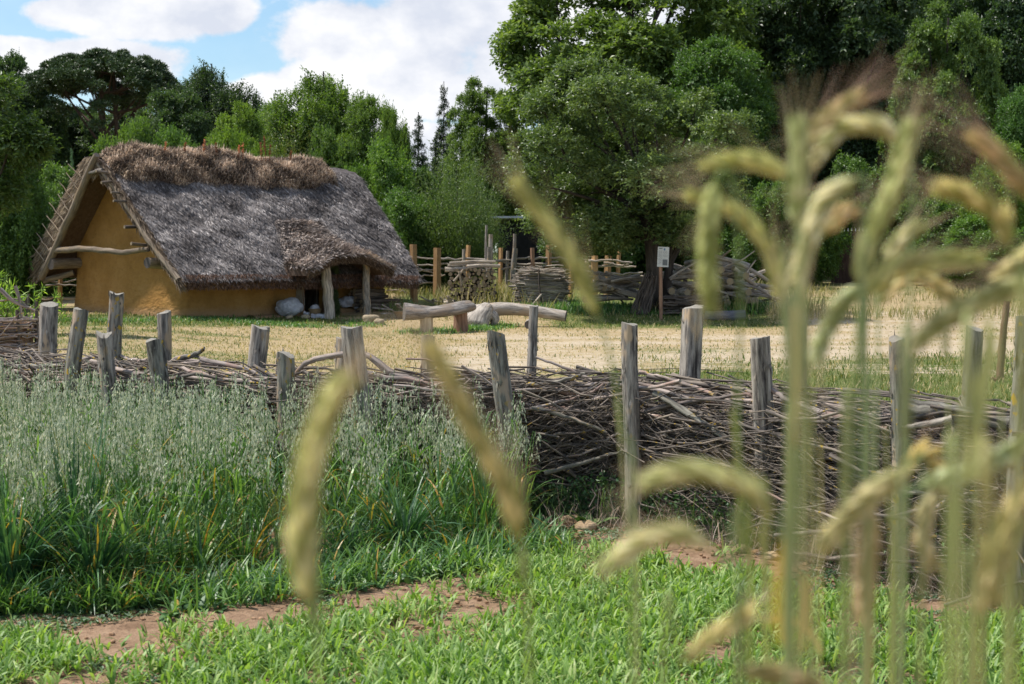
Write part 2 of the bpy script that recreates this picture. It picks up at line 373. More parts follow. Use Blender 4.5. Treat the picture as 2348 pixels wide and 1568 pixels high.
M_THATCH = m_leaf('thatch_straw', [(0, (.045, .038, .037)), (.4, (.17, .15, .145)), (.75, (.40, .36, .345)), (1, (.70, .63, .585))], trans=0, tint=True, rough=.75, spec=.2)
M_TURF = m_leaf('dry_ridge_grass', [(0, (.07, .055, .046)), (.45, (.33, .27, .22)), (1, (.88, .78, .66))], trans=.42, tcol=(1, .95, .9), tint=True, rough=.75, spec=.2)
def m_thatch_base():
    m, t, b = mat_new('thatch_core'); g = t.nodes.new('ShaderNodeNewGeometry'); n = noise_n(t, g.outputs['Position'], 9, 6, .7, (1, 1, .5)); lo = noise_n(t, g.outputs['Position'], .8, 3)
    c = ramp(t, n, [(.3, (.035, .028, .028)), (.55, (.13, .11, .105)), (.75, (.30, .26, .24))])
    c = mixc(t, attr(t, 'rnd'), c, mixc(t, n, (.05, .028, .018), (.22, .13, .075)))
    t.links.new(c, b.inputs['Base Color']); b.inputs['Roughness'].default_value = .9; b.inputs['Specular IOR Level'].default_value = .15; bump(t, b, n, 1, .06); return m
M_TCORE = m_thatch_base()
def m_plaster():
    m, t, b = mat_new('ochre_plaster'); g = t.nodes.new('ShaderNodeNewGeometry'); P = g.outputs['Position']
    n = noise_n(t, P, 1.3, 5, .6); f = noise_n(t, P, 9, 6, .65); v = noise_n(t, P, 3.5, 3, .5, (1, 1, 2.2))
    c = ramp(t, n, [(.3, (.30, .155, .045)), (.5, (.385, .205, .062)), (.7, (.44, .245, .085))])
    c = mixc(t, rng_n(t, f, .48, .75, 0, .6), c, (.25, .13, .045))
    sp = t.nodes.new('ShaderNodeSeparateXYZ'); t.links.new(P, sp.inputs[0])
    c = mixc(t, rng_n(t, M(t, 'ADD', sp.outputs[2], M(t, 'MULTIPLY', f, .35)), .16, .5, .8, 0), c, (.33, .22, .14))     # mud splash at the foot
    t.links.new(c, b.inputs['Base Color']); b.inputs['Roughness'].default_value = .92; b.inputs['Specular IOR Level'].default_value = .15
    cr = t.nodes.new('ShaderNodeTexVoronoi'); cr.feature = 'DISTANCE_TO_EDGE'; cr.inputs['Scale'].default_value = 1.7; t.links.new(P, cr.inputs[0])
    h = M(t, 'ADD', M(t, 'ADD', f, M(t, 'MULTIPLY', v, 1.2)), M(t, 'MULTIPLY', rng_n(t, cr.outputs[0], 0, .02), .15))
    bump(t, b, h, .8, .05); return m
M_PLAST = m_plaster()
M_CLOTH = m_plain('white_cloth', (.36, .36, .42), (.60, .60, .65), 9, .9, 1.0, .09)
M_BASK = m_plain('wicker', (.2, .13, .07), (.42, .3, .18), 60, .8, .6, .01)
M_STONE = m_plain('pale_stone', (.32, .2, .11), (.52, .39, .25), 7, .9, .8, .03)
M_STONE2 = m_plain('boulder', (.26, .20, .13), (.44, .36, .25), 6, .9, .8, .05)
M_CLOD = m_plain('soil_clod', (.22, .12, .065), (.40, .25, .15), 15, .95, .8, .02)
M_PINK = m_plain('petal_pink', (.75, .5, .62), (.9, .75, .85), 20, .6)
M_SHED = m_plain('dark_boards', (.012, .011, .013), (.03, .027, .03), 3, .8)
M_ROOFG = m_plain('pale_metal_roof', (.5, .5, .52), (.65, .65, .68), 3, .5)
M_BROWN = m_plain('brown_boards', (.055, .03, .024), (.11, .065, .05), 4, .8)
M_WHITE = m_plain('sign_paper', (.5, .51, .49), (.58, .58, .56), 5, .45)
M_INK = m_plain('sign_ink', (.07, .08, .1), (.2, .21, .2), 60, .6)
M_INKB = m_plain('sign_blue', (.08, .16, .28), (.12, .22, .35), 20, .6)

# ------------------------------------------------------------------ ground
FX = [-12, -3.96, -2.65, -1.33, .07, .74, 1.39, 1.92, 2.4, 3.4, 8]
FY = [19.5, 12.1, 10.9, 10.07, 9.85, 9.7, 8.9, 7.85, 7.3, 6.3, 3]
def fy(x): return np.interp(x, FX, FY)
def smooth_axis(lo, hi, core_lo, core_hi, step, growth=1.18):
    a = list(np.arange(core_lo, core_hi, step)); s = step; x = a[-1]
    while x < hi: s *= growth; x += s; a.append(x)
    s = step; x = core_lo
    while x > lo: s *= growth; x -= s; a.insert(0, x)
    return np.array(a)
def masks(X, Y):
    """sand, green, soil in 0..1"""
    Z = np.zeros_like(X); px, py = px_of(X, Y, gz(X, Y)); P = np.stack([X, Y, Z], -1)
    d = Y - fy(X)
    soil = sst((-.05 - d) / .35)
    n = sn(P, .45, 11); n2 = sn(P * np.array([.5, 1, 1]), 1.4, 12)
    sand = sst((py - 745 + 14 * n) / 26) * sst((862 - py + 10 * n) / 20) * sst((px - 880 + 120 * n - 1.6 * np.maximum(0, 800 - py)) / 200)
    sand = sand * (.62 + .45 * n2)
    sand = np.maximum(sand, .55 * sst((px - 1750) / 150) * sst((py - 690) / 20) * sst((850 - py) / 20) * sst(n2 * 1.5 + .75))
    green = .27 + .5 * n
    green = np.maximum(green, sst((760 - py) / 20) * sst((py - 715) / 10) * sst((900 - px) / 200) * .95)     # by the hut
    green = np.maximum(green, sst((py - 848 + 8 * n) / 12) * sst((px - 1250) / 200) * .85)                   # behind the fence
    green = np.maximum(green, sst((762 - py) / 16) * sst((px - 1180) / 120) * sst((1850 - px) / 100) * .8)   # round the tree
    green = np.maximum(green, sst((725 - py) / 20) * sst((px - 880) / 60) * sst((1780 - px) / 100) * .9)
    green = np.maximum(green, sst((Y - 52) / 6) * .5)
    green = np.maximum(green, .6 * sst((900 - px + 260 * n + 120 * n2) / 420) * sst((1000 - np.abs(py - 785) * 9) / 800) * (.7 + .6 * n2))
    return np.clip(sand, 0, 1) * (1 - soil), np.clip(green, 0, 1) * (1 - soil), soil
def build_ground():
    xs = smooth_axis(-700, 700, -17, 17, .2); ys = smooth_axis(-60, 900, 3, 56, .2, 1.12)
    X, Y = np.meshgrid(xs, ys, indexing='ij'); Z = gz(X, Y)
    V = np.stack([X, Y, Z], -1); s, g, so = masks(X, Y)
    Z2 = V.copy(); Z2[..., 2] += so * .015 * sn(V, 9, 5)
    mb = MB(); mb.add(Z2, grid_faces(len(xs), len(ys))[:, :, ::-1], np.stack([s, g, so], -1), 0)
    m, t, b = mat_new('ground_mix'); g_ = t.nodes.new('ShaderNodeNewGeometry'); P = g_.outputs['Position']; k = attr(t, 'tc', 'Vector')
    sp = t.nodes.new('ShaderNodeSeparateXYZ'); t.links.new(k, sp.inputs[0])
    n1 = noise_n(t, P, 1.1, 6, .65); n2 = noise_n(t, P, 7, 6, .7); n3 = noise_n(t, P, 34, 4, .7); n4 = noise_n(t, P, 2.6, 5, .7, (.45, 1, 1))
    straw = ramp(t, n2, [(.3, (.25, .18, .085)), (.5, (.40, .30, .17)), (.7, (.52, .41, .255))])
    sandc = ramp(t, n2, [(.3, (.32, .245, .165)), (.5, (.475, .385, .27)), (.72, (.58, .485, .36))])
    grn = ramp(t, n3, [(.3, (.06, .085, .02)), (.55, (.14, .165, .05)), (.8, (.28, .26, .11))])
    soil = ramp(t, n2, [(.28, (.15, .09, .055)), (.5, (.28, .18, .115)), (.72, (.42, .29, .195))])
    jn = M(t, 'MULTIPLY', M(t, 'SUBTRACT', M(t, 'ADD', M(t, 'MULTIPLY', n4, .6), M(t, 'MULTIPLY', n2, .4)), .5), 3.6)
    c = mixc(t, rng_n(t, M(t, 'ADD', sp.outputs[1], jn), .35, .65), straw, grn)
    c = mixc(t, rng_n(t, M(t, 'ADD', sp.outputs[0], jn), .4, .62), c, sandc)
    c = mixc(t, sp.outputs[2], c, soil)
    t.links.new(c, b.inputs['Base Color']); b.inputs['Roughness'].default_value = .95; b.inputs['Specular IOR Level'].default_value = .1
    bump(t, b, M(t, 'ADD', M(t, 'MULTIPLY', n2, 1.0), M(t, 'MULTIPLY', n3, .35)), .9, .05)
    o = mb.build('ground', m); o['kind'] = 'structure'
build_ground()

# ------------------------------------------------------------------ hut
HF = np.array([-9.23, 43.8]); UA = np.array([-.747, .665]); VA = np.array([.665, .747]); HW = 5.41; HL = 7.9; RU = 2.7
def hp(u, v, z):
    u = np.asarray(u, float); v = np.asarray(v, float); z = np.asarray(z, float); u, v, z = np.broadcast_arrays(u, v, z)
    return np.stack([HF[0] + u * UA[0] + v * VA[0], HF[1] + u * UA[1] + v * VA[1], z], -1)
def roof_top(u):
    u = np.asarray(u, float); f = 4.72 - .985 * np.sqrt((u - RU) ** 2 + .05); b = 4.62 - 1.02 * (np.sqrt(np.maximum(u - 3.25, 0) ** 2 + .02) - .14)
    k = sst((u - RU + .1) / .5); return f * (1 - k) + b * k
def roof_bot(u):
    u = np.asarray(u, float); return np.where(u < RU, 4.12 - .885 * (RU - u), np.maximum(np.minimum(4.12, 2.12 + 1.1 * (5 - u)), 1.1))
def build_hut():
    root = empty('thatched_hut', (*HF, 0), 'ochre mud-walled hut with low thatched roof, dry grass along the ridge and thatched porch', 'hut')
    # walls: rounded-corner loop, top follows the roof underside, door opening left free
    c = .28; loop = []
    def seg(a, b, n): return [tuple(np.array(a) + (np.array(b) - np.array(a)) * t) for t in np.linspace(0, 1, n, endpoint=False)]
    def arc(cu, cv, a0): return [(cu + c * math.cos(a), cv + c * math.sin(a)) for a in np.linspace(a0, a0 + math.pi / 2, 6, endpoint=False)]
    d0, d1 = 4.35, 5.3
    pts = []
    pts += seg((0, c), (0, d0), 30) + [(0, d0)]
    frontA = pts
    rest = [(0, d1)] + seg((0, d1), (0, HL - c), 14)[1:] + [(c - c * math.cos(a), HL - c + c * math.sin(a)) for a in np.linspace(0, math.pi / 2, 6)]
    rest += seg((c, HL), (HW - c, HL), 30)[1:] + [(HW - c + c * math.sin(a), HL - c + c * math.cos(a)) for a in np.linspace(0, math.pi / 2, 6)]
    rest += seg((HW, HL - c), (HW, c), 30)[1:] + [(HW - c + c * math.cos(a), c - c * math.sin(a)) for a in np.linspace(0, math.pi / 2, 8)]
    rest += seg((HW - c, 0), (c, 0), 44)[1:] + [(c - c * math.sin(a), c - c * math.cos(a)) for a in np.linspace(0, math.pi / 2, 8)]
    full = rest + frontA[1:]
    for thick, nm in ((0, 'wall'),):
        A = np.array(full); rows = 26; tt = np.linspace(0, 1, rows)
        top = np.minimum(roof_bot(A[:, 0]) + .05, 4.2)
        Z = -.6 + (top[:, None] + .6) * tt[None]
        V = hp(A[:, 0][:, None], A[:, 1][:, None], Z)
        cen = hp(HW / 2, HL / 2, 0); nrm = unit((V - cen) * np.array([1, 1, 0]))
        batter = .10 * (1 - sst((Z + .2) / 1.4))
        V = V + nrm * (.025 * sn(V, 1.6, 21) + .008 * sn(V, 7, 22) + batter)[..., None]
        In = hp(A[:, 0][:, None] * .93 + HW * .035, A[:, 1][:, None] * .94 + HL * .03, Z)
        mb = MB(); mb.add(V, grid_faces(*V.shape[:2])[:, :, ::-1]); mb.add(In, grid_faces(*In.shape[:2]))
        k = len(full); # jambs of the door
        for e in (0, k - 1):
            J = np.stack([V[e], In[e]], 0); mb.add(J, grid_faces(2, rows))
        part(mb, root, 'wall', M_PLAST)
    mb = MB(); mb.add(hp([0, 0, HW, HW], [0, HL, HL, 0], -.12), [[0, 1, 2, 3]]); part(mb, root, 'floor', M_CLOD)
    # thatch slab
    nv = 150
    uo = np.concatenate([np.linspace(-.92, HW + .95, 84)]); vv = np.linspace(-.72, 8.75, nv)
    top = np.stack([uo, roof_top(uo)], -1)
    ub = uo[::-1][2:-2]; bot = np.stack([ub, roof_bot(ub)], -1)
    # round the eave ends
    sec = np.concatenate([top, [[HW + 1.02, top[-1, 1] - .16]], [[HW + .9, bot[0, 1] - .02]], bot, [[-.9, bot[-1, 1] - .04]], [[-1.0, top[0, 1] - .17]]])
    S = sec[:, 0]; Zs = sec[:, 1]
    U = np.broadcast_to(S[None], (nv, len(S))).copy(); Z = np.broadcast_to(Zs[None], (nv, len(S))).copy()
    Vv = np.broadcast_to(vv[:, None], U.shape).copy()
    # verges lean outwards towards the ridge and sag at the eaves
    k = (Z - 1) / 3.6; e0 = sst((2.0 - Vv) / 2.6); e1 = sst((Vv - 6.2) / 2.6)
    Vv = Vv - e0 * .10 * k + e1 * (.25 * k - .25 * (1 - k) ** 2)
    Z = Z - .10 * e1 * (1 - k) - .05 * sst((Vv - 2) / 2) * (1 - k) * sst((6 - Vv) / 2)
    Z = Z + .06 * np.sin(Vv * .9 + .7) * k * .9
    P = hp(U, Vv, Z); dn = np.zeros_like(P); istop = (np.arange(len(S)) < len(uo))
    side = np.where(U < RU, -1., 1.)[..., None] * np.array([UA[0], UA[1], 0]) * .69; nr = side * np.where(istop, 1, .3)[None, :, None] + np.array([0, 0, 1]) * (.72 * np.where(istop, 1, -.15))[None, :, None]
    P = P + nr * (.05 * sn(P, 1.3, 31, 3) + .05 * sn(P * np.array([1, 1, .6]), 6, 32, 3))[..., None]
    und = np.broadcast_to(np.where(istop, 0., .8)[None], U.shape)
    mb = MB(); F = grid_faces(nv, len(S), True); mb.add(P, F, P, und.ravel())
    for e in (0, nv - 1):      # verge faces
        m = len(uo); tp = P[e, :m]; idx = np.linspace(m + len(ub) + 1, m + 2, m).round().astype(int).clip(m, len(S) - 1); bt = P[e, idx]
        J = np.stack([tp, (tp + bt) / 2 + .0, bt], 0); mb.add(J, grid_faces(3, m) if e else grid_faces(3, m)[:, :, ::-1], J, .45)
    roof = part(mb, root, 'roof', M_TCORE)
    # straw lying on the slopes
    mb = MB()
    def on_roof(u, v):
        k = (roof_top(u) - 1) / 3.6; e0 = sst((2.0 - v) / 2.6); e1 = sst((v - 6.2) / 2.6)
        v2 = v - e0 * .10 * k + e1 * (.25 * k - .25 * (1 - k) ** 2)
        z = roof_top(u) - .10 * e1 * (1 - k) - .05 * sst((v2 - 2) / 2) * (1 - k) * sst((6 - v2) / 2) + .06 * np.sin(v2 * .9 + .7) * k * .9
        P = hp(u, v2, z); s_ = np.where(u < RU, -1., 1.)[:, None]; nr = s_ * np.array([UA[0], UA[1], 0]) * .69 + np.array([0, 0, .72])
        P = P + nr * (.05 * sn(P, 1.3, 31, 3) + .05 * sn(P * np.array([1, 1, .6]), 6, 32, 3) + .01)[:, None]
        return P, nr, s_ * np.array([UA[0], UA[1], 0]) * .71 - np.array([0, 0, .7])
    n = 95000
    u = np.where(RNG.random(n) < .82, RNG.uniform(-.97, 2.5, n), RNG.uniform(2.9, HW + .97, n)); v = RNG.uniform(-.7, 8.72, n)
    P, nr, dn = on_roof(u, v)
    sk = .45 + .5 * sn(P, .6, 35, 2)[:, None]
    D = unit(dn + nr * RNG.uniform(-.02, .34, (n, 1)) + np.array([VA[0], VA[1], 0]) * (RNG.normal(0, .38, (n, 1)) - .45 * sk))
    clump = sn(P * np.array([1, 1, .8]), 5.5, 36, 2)
    r = np.clip(.40 + .24 * clump + RNG.normal(0, .17, n) + .12 * sn(P, .7, 37), 0, 1)
    ln = RNG.uniform(.10, .3, n); leaves(mb, P, D, nr + RNG.normal(0, .35, (n, 3)), ln, RNG.uniform(.012, .032, n), r, .1)
    o = part(mb, roof, 'straw', M_THATCH, smooth=False, kind='stuff'); o.color = (1, 1, 1, 1)
    # ragged brown eave fringe
    mb = MB(); n = 9000; v = RNG.uniform(-.65, 8.5, n); u = RNG.uniform(-1.1, -.9, n); z = roof_top(-.92) - RNG.uniform(-.1, .3, n)
    e1 = sst((v - 6.2) / 2.6); P = hp(u, v - e1 * .2, z - .09 * e1 - .04 * sst((v - 2) / 2) * sst((6 - v) / 2) )
    D = unit(np.array([UA[0], UA[1], 0]) * RNG.uniform(-.7, .3, (n, 1)) + np.array([0, 0, -1]) + RNG.normal(0, .25, (n, 3)))
    leaves(mb, P, D, np.array([-UA[0], -UA[1], .3]) + RNG.normal(0, .3, (n, 3)), RNG.uniform(.05, .13, n), RNG.uniform(.015, .03, n), RNG.uniform(.0, .7, n), .1)
    o = part(mb, roof, 'eave_fringe', M_TURF, smooth=False, kind='stuff'); o.color = (.62, .46, .42, 1)
    # straw along the gable verge (end faces of the thatch)
    mb = MB(); n = 12000; u = RNG.uniform(-.95, HW + .95, n); h = RNG.uniform(0, 1, n); z = roof_bot(u) + (roof_top(u) - roof_bot(u)) * h
    P = hp(u, -.76 + RNG.uniform(-.06, .02, n) - .1 * (z - 1) / 3.6, z); s_ = np.where(u < RU, -1., 1.)[:, None]
    D = unit(s_ * np.array([UA[0], UA[1], 0]) * .71 - np.array([0, 0, .7]) + RNG.normal(0, .16, (n, 3)))
    back = u > RU
    leaves(mb, P, D, -np.array([VA[0], VA[1], 0]) + RNG.normal(0, .3, (n, 3)), RNG.uniform(.15, .4, n), RNG.uniform(.015, .035, n), np.clip(np.where(back, RNG.uniform(.1, .9, n), RNG.uniform(0, .6, n)), 0, 1), .1)
    o = part(mb, roof, 'verge_straw', M_TURF, smooth=False, kind='stuff'); o.color = (.95, .88, .8, 1)
    # ridge cap of dry turf
    mb = MB(); nv = 120; na = 22; vv = np.linspace(-.75, 7.7, nv); aa = np.linspace(-.15, math.pi + .15, na)
    A, B = np.meshgrid(vv, aa, indexing='ij'); ends = np.minimum(1, np.minimum((A + .95) / .35, (7.9 - A) / .35)) ** .5
    du = .82 * np.cos(B) * ends; z = 4.34 + (.50 * np.sin(B) - .55 * np.abs(np.cos(B)) * .9) * ends + .06 * np.sin(A * .9 + .7) + .06 * np.sin(A * .5)
    P = hp(RU - du, A, z); P = P + np.array([0, 0, 1]) * (.06 * sn(P, 2.2, 41))[..., None]; P = P + (P - hp(RU, A, 4.0)) * (.07 * sn(P, 3.3, 42, 2))[..., None]
    mb.add(P, grid_faces(nv, na), P, .5); cap = part(mb, root, 'ridge_cap', M_TCORE, 'shaggy dry grass cap along the ridge')
    mb = MB(); n = 42000; v = RNG.uniform(-.8, 7.75, n); a = np.clip(RNG.normal(1.15, .75, n), -.2, 3.3); e = np.minimum(1, np.minimum((v + .95) / .35, (7.9 - v) / .35)) ** .5
    P = hp(RU - .83 * np.cos(a) * e, v, 4.34 + (.51 * np.sin(a) - .5 * np.abs(np.cos(a))) * e + .06 * np.sin(v * .9 + .7) + .06 * np.sin(v * .5)); P[:, 2] += .06 * sn(P, 2.2, 41); P = P + (P - hp(RU, v, 4.0)) * (.07 * sn(P, 3.3, 42, 2))[:, None]
    tuft = sst(.5 + 1.3 * sn(P, 3.2, 43, 2))
    az = RNG.uniform(0, 6.28, n); azo = np.arctan2(-UA[1], -UA[0]); side = np.cos(a) > 0
    az = np.where(RNG.random(n) < .35, azo + RNG.normal(0, .9, n), az); az = az + 1.6 * sn(P, 3, 45)
    blades(mb, P, az, RNG.uniform(.08, .26, n) * (.6 + .55 * tuft), RNG.uniform(.010, .03, n), RNG.uniform(-.3, 1.4, n), RNG.uniform(.2, 2.6, n), np.clip(RNG.uniform(0, 1, n) + .45 * sn(P, 7, 44, 2), 0, 1), K=3, prof=np.array([.7, 1, .7, .1]))
    o = part(mb, cap, 'ridge_grass', M_TURF, smooth=False, kind='stuff'); o.color = (1.0, .93, .88, 1)
    # tall rusty dock and grass stalks rising from the ridge
    for v, h, c_ in ((5.0, .75, .3), (5.15, .5, .2), (4.85, .55, .35), (3.1, .45, .2), (1.9, .4, .3), (6.0, .35, .3), (4.1, .5, .6), (3.9, .42, .7), (2.6, .5, .6), (1.2, .35, .6)):
        mb = MB(); b0 = hp(RU - .3, v, 4.72); tp = b0 + np.array([RNG.normal(0, .04), 0, h]); tube(mb, [b0, (b0 + tp) / 2 + RNG.normal(0, .01, 3), tp], [.012, .01, .005], 5, .3, cap=False)
        k = 60; t_ = RNG.uniform(.35, 1, k); leaves(mb, b0 + (tp - b0) * t_[:, None], RNG.normal(0, 1, (k, 3)) + np.array([0, 0, 1]), RNG.normal(0, 1, (k, 3)), .06, .03, c_, .1)
        o = part(mb, cap, 'weed_stalk', M_TURF, smooth=False); o.color = (1.2, .62, .38, 1)
    # rafters on the gable
    def pole(name, pts, r, mat, n=14, seg=10, jit=.03, par=root, sc=None):
        mb = MB(); P = bez(pts, n); P[1:-1] += RNG.normal(0, .012, (n - 2, 3)); tube(mb, P, np.interp(np.linspace(0, 1, n), np.linspace(0, 1, len(r)), r), seg, jit=jit); return part(mb, par, name, mat)
    gv = -.86
    pole('rafter', [hp(HW + .3, gv - .06, 1.08), hp(4.57, gv - .06, 2.36), hp(3.69, gv - .08, 3.34), hp(3.04, gv - .1, 4.15), hp(2.62, gv - .12, 4.62)], [.11, .12, .11, .085], MW_RAFT)
    pole('rafter', [hp(-.95, gv + .05, 1.08), hp(.2, gv + .02, 2.05), hp(1.4, gv, 3.2), hp(2.75, gv - .02, 4.42)], [.085, .085, .075, .06], MW_RAFT)
    pole('crossbeam', [hp(HW - .22, gv - .02, 1.9), hp(3.2, gv - .05, 1.93), hp(1.6, gv - .05, 1.85), hp(.35, gv, 1.92)], [.10, .085, .08, .07], MW_RAFT)
    pole('ridge_tie', [hp(3.05, gv - .12, 4.12), hp(2.3, gv - .15, 4.18)], [.05, .045], MW_OLD, 4)
    pole('wall_plate', [hp(HW - .32, gv - .12, 1.5), hp(HW - .3, .5, 1.55)], [.165, .165], MW_RAFT, 5, 14)
    pole('wall_plate', [hp(.35, gv - .05, 1.55), hp(.35, .5, 1.5)], [.155, .155], MW_RAFT, 5, 14)
    pole('corner_brace', [hp(HW + .45, gv + .1, 1.0), hp(HW - .25, -.15, 1.25)], [.09, .09], MW_RAFT, 4)
    for u, z in ((.55, 2.02), (.95, 2.55), (1.35, 3.22), (1.62, 3.5), (2.0, 3.9), (2.2, 4.1)):
        w = RNG.uniform(.03, .05); a = RNG.normal(0, .05)
        pole('batten_end', [hp(u - (.0 if u < RU else .1), gv - .3 - RNG.uniform(0, .15), z + a), hp(u, 0, z)], [w, w], MW_DARK, 4, 8)
    for i, t_ in enumerate(np.linspace(.08, .9, 9)):     # thin rods pinned over the back slope
        u0 = HW + .3 - t_ * 2.6; z0 = float(roof_bot(u0)) + .05
        pole('thatch_rod', [hp(u0 - .05, gv - .1, z0 - .02), hp(u0 + .66 + RNG.uniform(-.12, .15), gv - .06, z0 + .46 + RNG.uniform(-.05, .1))], [.018, .012], MW_RAFT, 5, 6, .02)
    # porch roof
    nu_, nw = 40, 60; s_ = np.linspace(0, 1, nu_); w_ = np.linspace(-1, 1, nw); Sg, Wg = np.meshgrid(s_, w_, indexing='ij')
    u_c = .75 - Sg * 2.7; vc = 4.85 - .2 * Sg; hw = .9 + .8 * sst(Sg * 1.5); arch = (1 - np.abs(Wg) ** 2.4)
    zt = (roof_top(.75)) + (1.86 - roof_top(.75)) * (1 - (1 - Sg) ** 1.7) + .04
    zs_ = np.maximum(roof_top(u_c) + .03, 1.47); arch = sst(1 - np.abs(Wg) ** 1.7); zt = zs_ * (1 - arch) + np.maximum(zt, zs_) * arch
    Vg = vc + Wg * hw; edge = sst((Sg - .86) / .14); eW = sst((np.abs(Wg) - .9) / .1)
    Pt = hp(u_c + .12 * edge * 0, Vg, zt - .10 * edge - .05 * eW); Pt = Pt + np.array([0, 0, 1]) * (.04 * sn(Pt, 2, 51) + .03 * sn(Pt, 7, 52))[..., None]
    Pb = hp(np.maximum(u_c + .1, -1.85), Vg * .985 + 5.2 * .015, zt - .30)
    mb = MB(); mb.add(Pt, grid_faces(nu_, nw)[:, :, ::-1], Pt, 0); mb.add(Pb, grid_faces(nu_, nw), Pb, .8)
    E = np.stack([Pt[-1], (Pt[-1] + Pb[-1]) / 2 + np.append(-UA * .05, 0), Pb[-1]]); mb.add(E, grid_faces(3, nw)[:, :, ::-1], E, .6)
    for e in (0, -1):
        E = np.stack([Pt[:, e], (Pt[:, e] + Pb[:, e]) / 2, Pb[:, e]]); mb.add(E, grid_faces(3, nu_) if e else grid_faces(3, nu_)[:, :, ::-1], E, .6)
    pr = part(mb, root, 'porch_roof', M_TCORE, 'arched thatch hood over the doorway')
    mb = MB(); n = 20000; a_ = RNG.uniform(0, nu_ - 1.01, n); b_ = RNG.uniform(0, nw - 1.01, n); ai, bi = a_.astype(int), b_.astype(int); fa, fb = (a_ - ai)[:, None], (b_ - bi)[:, None]
    P = (Pt[ai, bi] * (1 - fa) * (1 - fb) + Pt[ai + 1, bi] * fa * (1 - fb) + Pt[ai, bi + 1] * (1 - fa) * fb + Pt[ai + 1, bi + 1] * fa * fb) + np.array([0, 0, .012])
    dn = unit(Pt[ai + 1, bi] - Pt[ai, bi]); nr = unit(np.cross(Pt[ai, bi + 1] - Pt[ai, bi], dn)); nr = np.where(nr[:, 2:] < 0, -nr, nr)
    D = unit(dn + nr * RNG.uniform(0, .3, (n, 1)) + RNG.normal(0, .35, (n, 3)))
    leaves(mb, P, D, nr + RNG.normal(0, .3, (n, 3)), RNG.uniform(.12, .3, n), RNG.uniform(.018, .04, n), np.clip(.47 + .22 * a_ / nu_ + .28 * sn(P, 5, 53, 2) + RNG.normal(0, .2, n), 0, 1), .1)
    o = part(mb, pr, 'straw', M_THATCH, smooth=False, kind='stuff'); o.color = (1.16, 1.09, 1.02, 1)
    mb = MB(); n = 3500; wv = RNG.uniform(-1, 1, n); i = ((wv + 1) / 2 * (nw - 1)).astype(int); P = Pt[-1][i] + (Pb[-1][i] - Pt[-1][i]) * RNG.uniform(.05, 1, (n, 1))
    leaves(mb, P, RNG.normal(0, .3, (n, 3)) + np.array([-UA[0] * .4, -UA[1] * .4, -1]), np.array([-UA[0], -UA[1], .2]) + RNG.normal(0, .3, (n, 3)), RNG.uniform(.06, .16, n), .022, RNG.uniform(0, .7, n), .1)
    o = part(mb, pr, 'eave_fringe', M_TURF, smooth=False, kind='stuff'); o.color = (.7, .6, .52, 1)
    b1, b2 = G(749, 738), G(831, 744)
    P1, P2 = hp(-1.35, 4.25, 0), hp(-1.35, 5.75, 0); P1[2] = gz(P1[0], P1[1]); P2[2] = gz(P2[0], P2[1])
    P1[2] = -.2; P2[2] = -.34
    pole('porch_post', [P1 + [.04, 0, -.25], P1 + [0, 0, .6], P1 + [-.06, 0, 1.2], P1 + [-.14, 0, 1.9]], [.17, .16, .15, .135], MW_OLD, 14, 14, .02)
    pole('porch_post', [P2 + [.0, 0, -.25], P2 + [.01, 0, .6], P2 + [-.0, 0, 1.2], P2 + [.0, 0, 2.05]], [.125, .12, .115, .10], MW_POST, 14, 12, .02)
    pole('porch_beam', [hp(-1.42, 3.75, 1.62), hp(-1.4, 5, 1.78), hp(-1.4, 6.25, 1.66)], [.08, .09, .085], MW_RAFT, 10, 10)
    pole('porch_beam', [hp(.1, 4.3, 1.6), hp(-1.5, 4.1, 1.66)], [.06, .07], MW_RAFT, 6, 8)
    pole('porch_beam', [hp(.1, 5.8, 1.7), hp(-1.6, 5.95, 1.72)], [.07, .07], MW_NEW, 6, 8)
    for v in (4.33, 5.32):
        mb = MB(); box(mb, hp(-.02, v, .35), (.14, .16, 1.9), np.column_stack([np.append(UA, 0), np.append(VA, 0), [0, 0, 1]])); part(mb, root, 'door_post', MW_STUMP, smooth=False)
    mb = MB(); box(mb, hp(.8, 5.2, .4), (1.1, .05, 1.6), np.column_stack([np.append(UA, 0), np.append(VA, 0), [0, 0, 1]])); part(mb, root, 'door', MW_DARK, 'dark plank door standing open inwards', smooth=False)
    # clay ledge at the foot of the front wall
    mb = MB()
    for v0, v1, h in ((2.2, 4.2, .07), (5.45, 7.6, .16)):
        V = []; vs = np.linspace(v0, v1, 26)
        for uu, zz in ((.05, h), (-.35, h), (-.5, h - .05), (-.56, -.5)): V.append(hp(uu, vs, zz - .0 + .02 * np.sin(vs * 5)) if v0 > 5 else hp(uu, vs, zz - .05))
        mb.add(np.array(V), grid_faces(4, 26)[:, :, ::-1])
    part(mb, root, 'clay_ledge', M_PLAST)
    return root
HUT = build_hut()

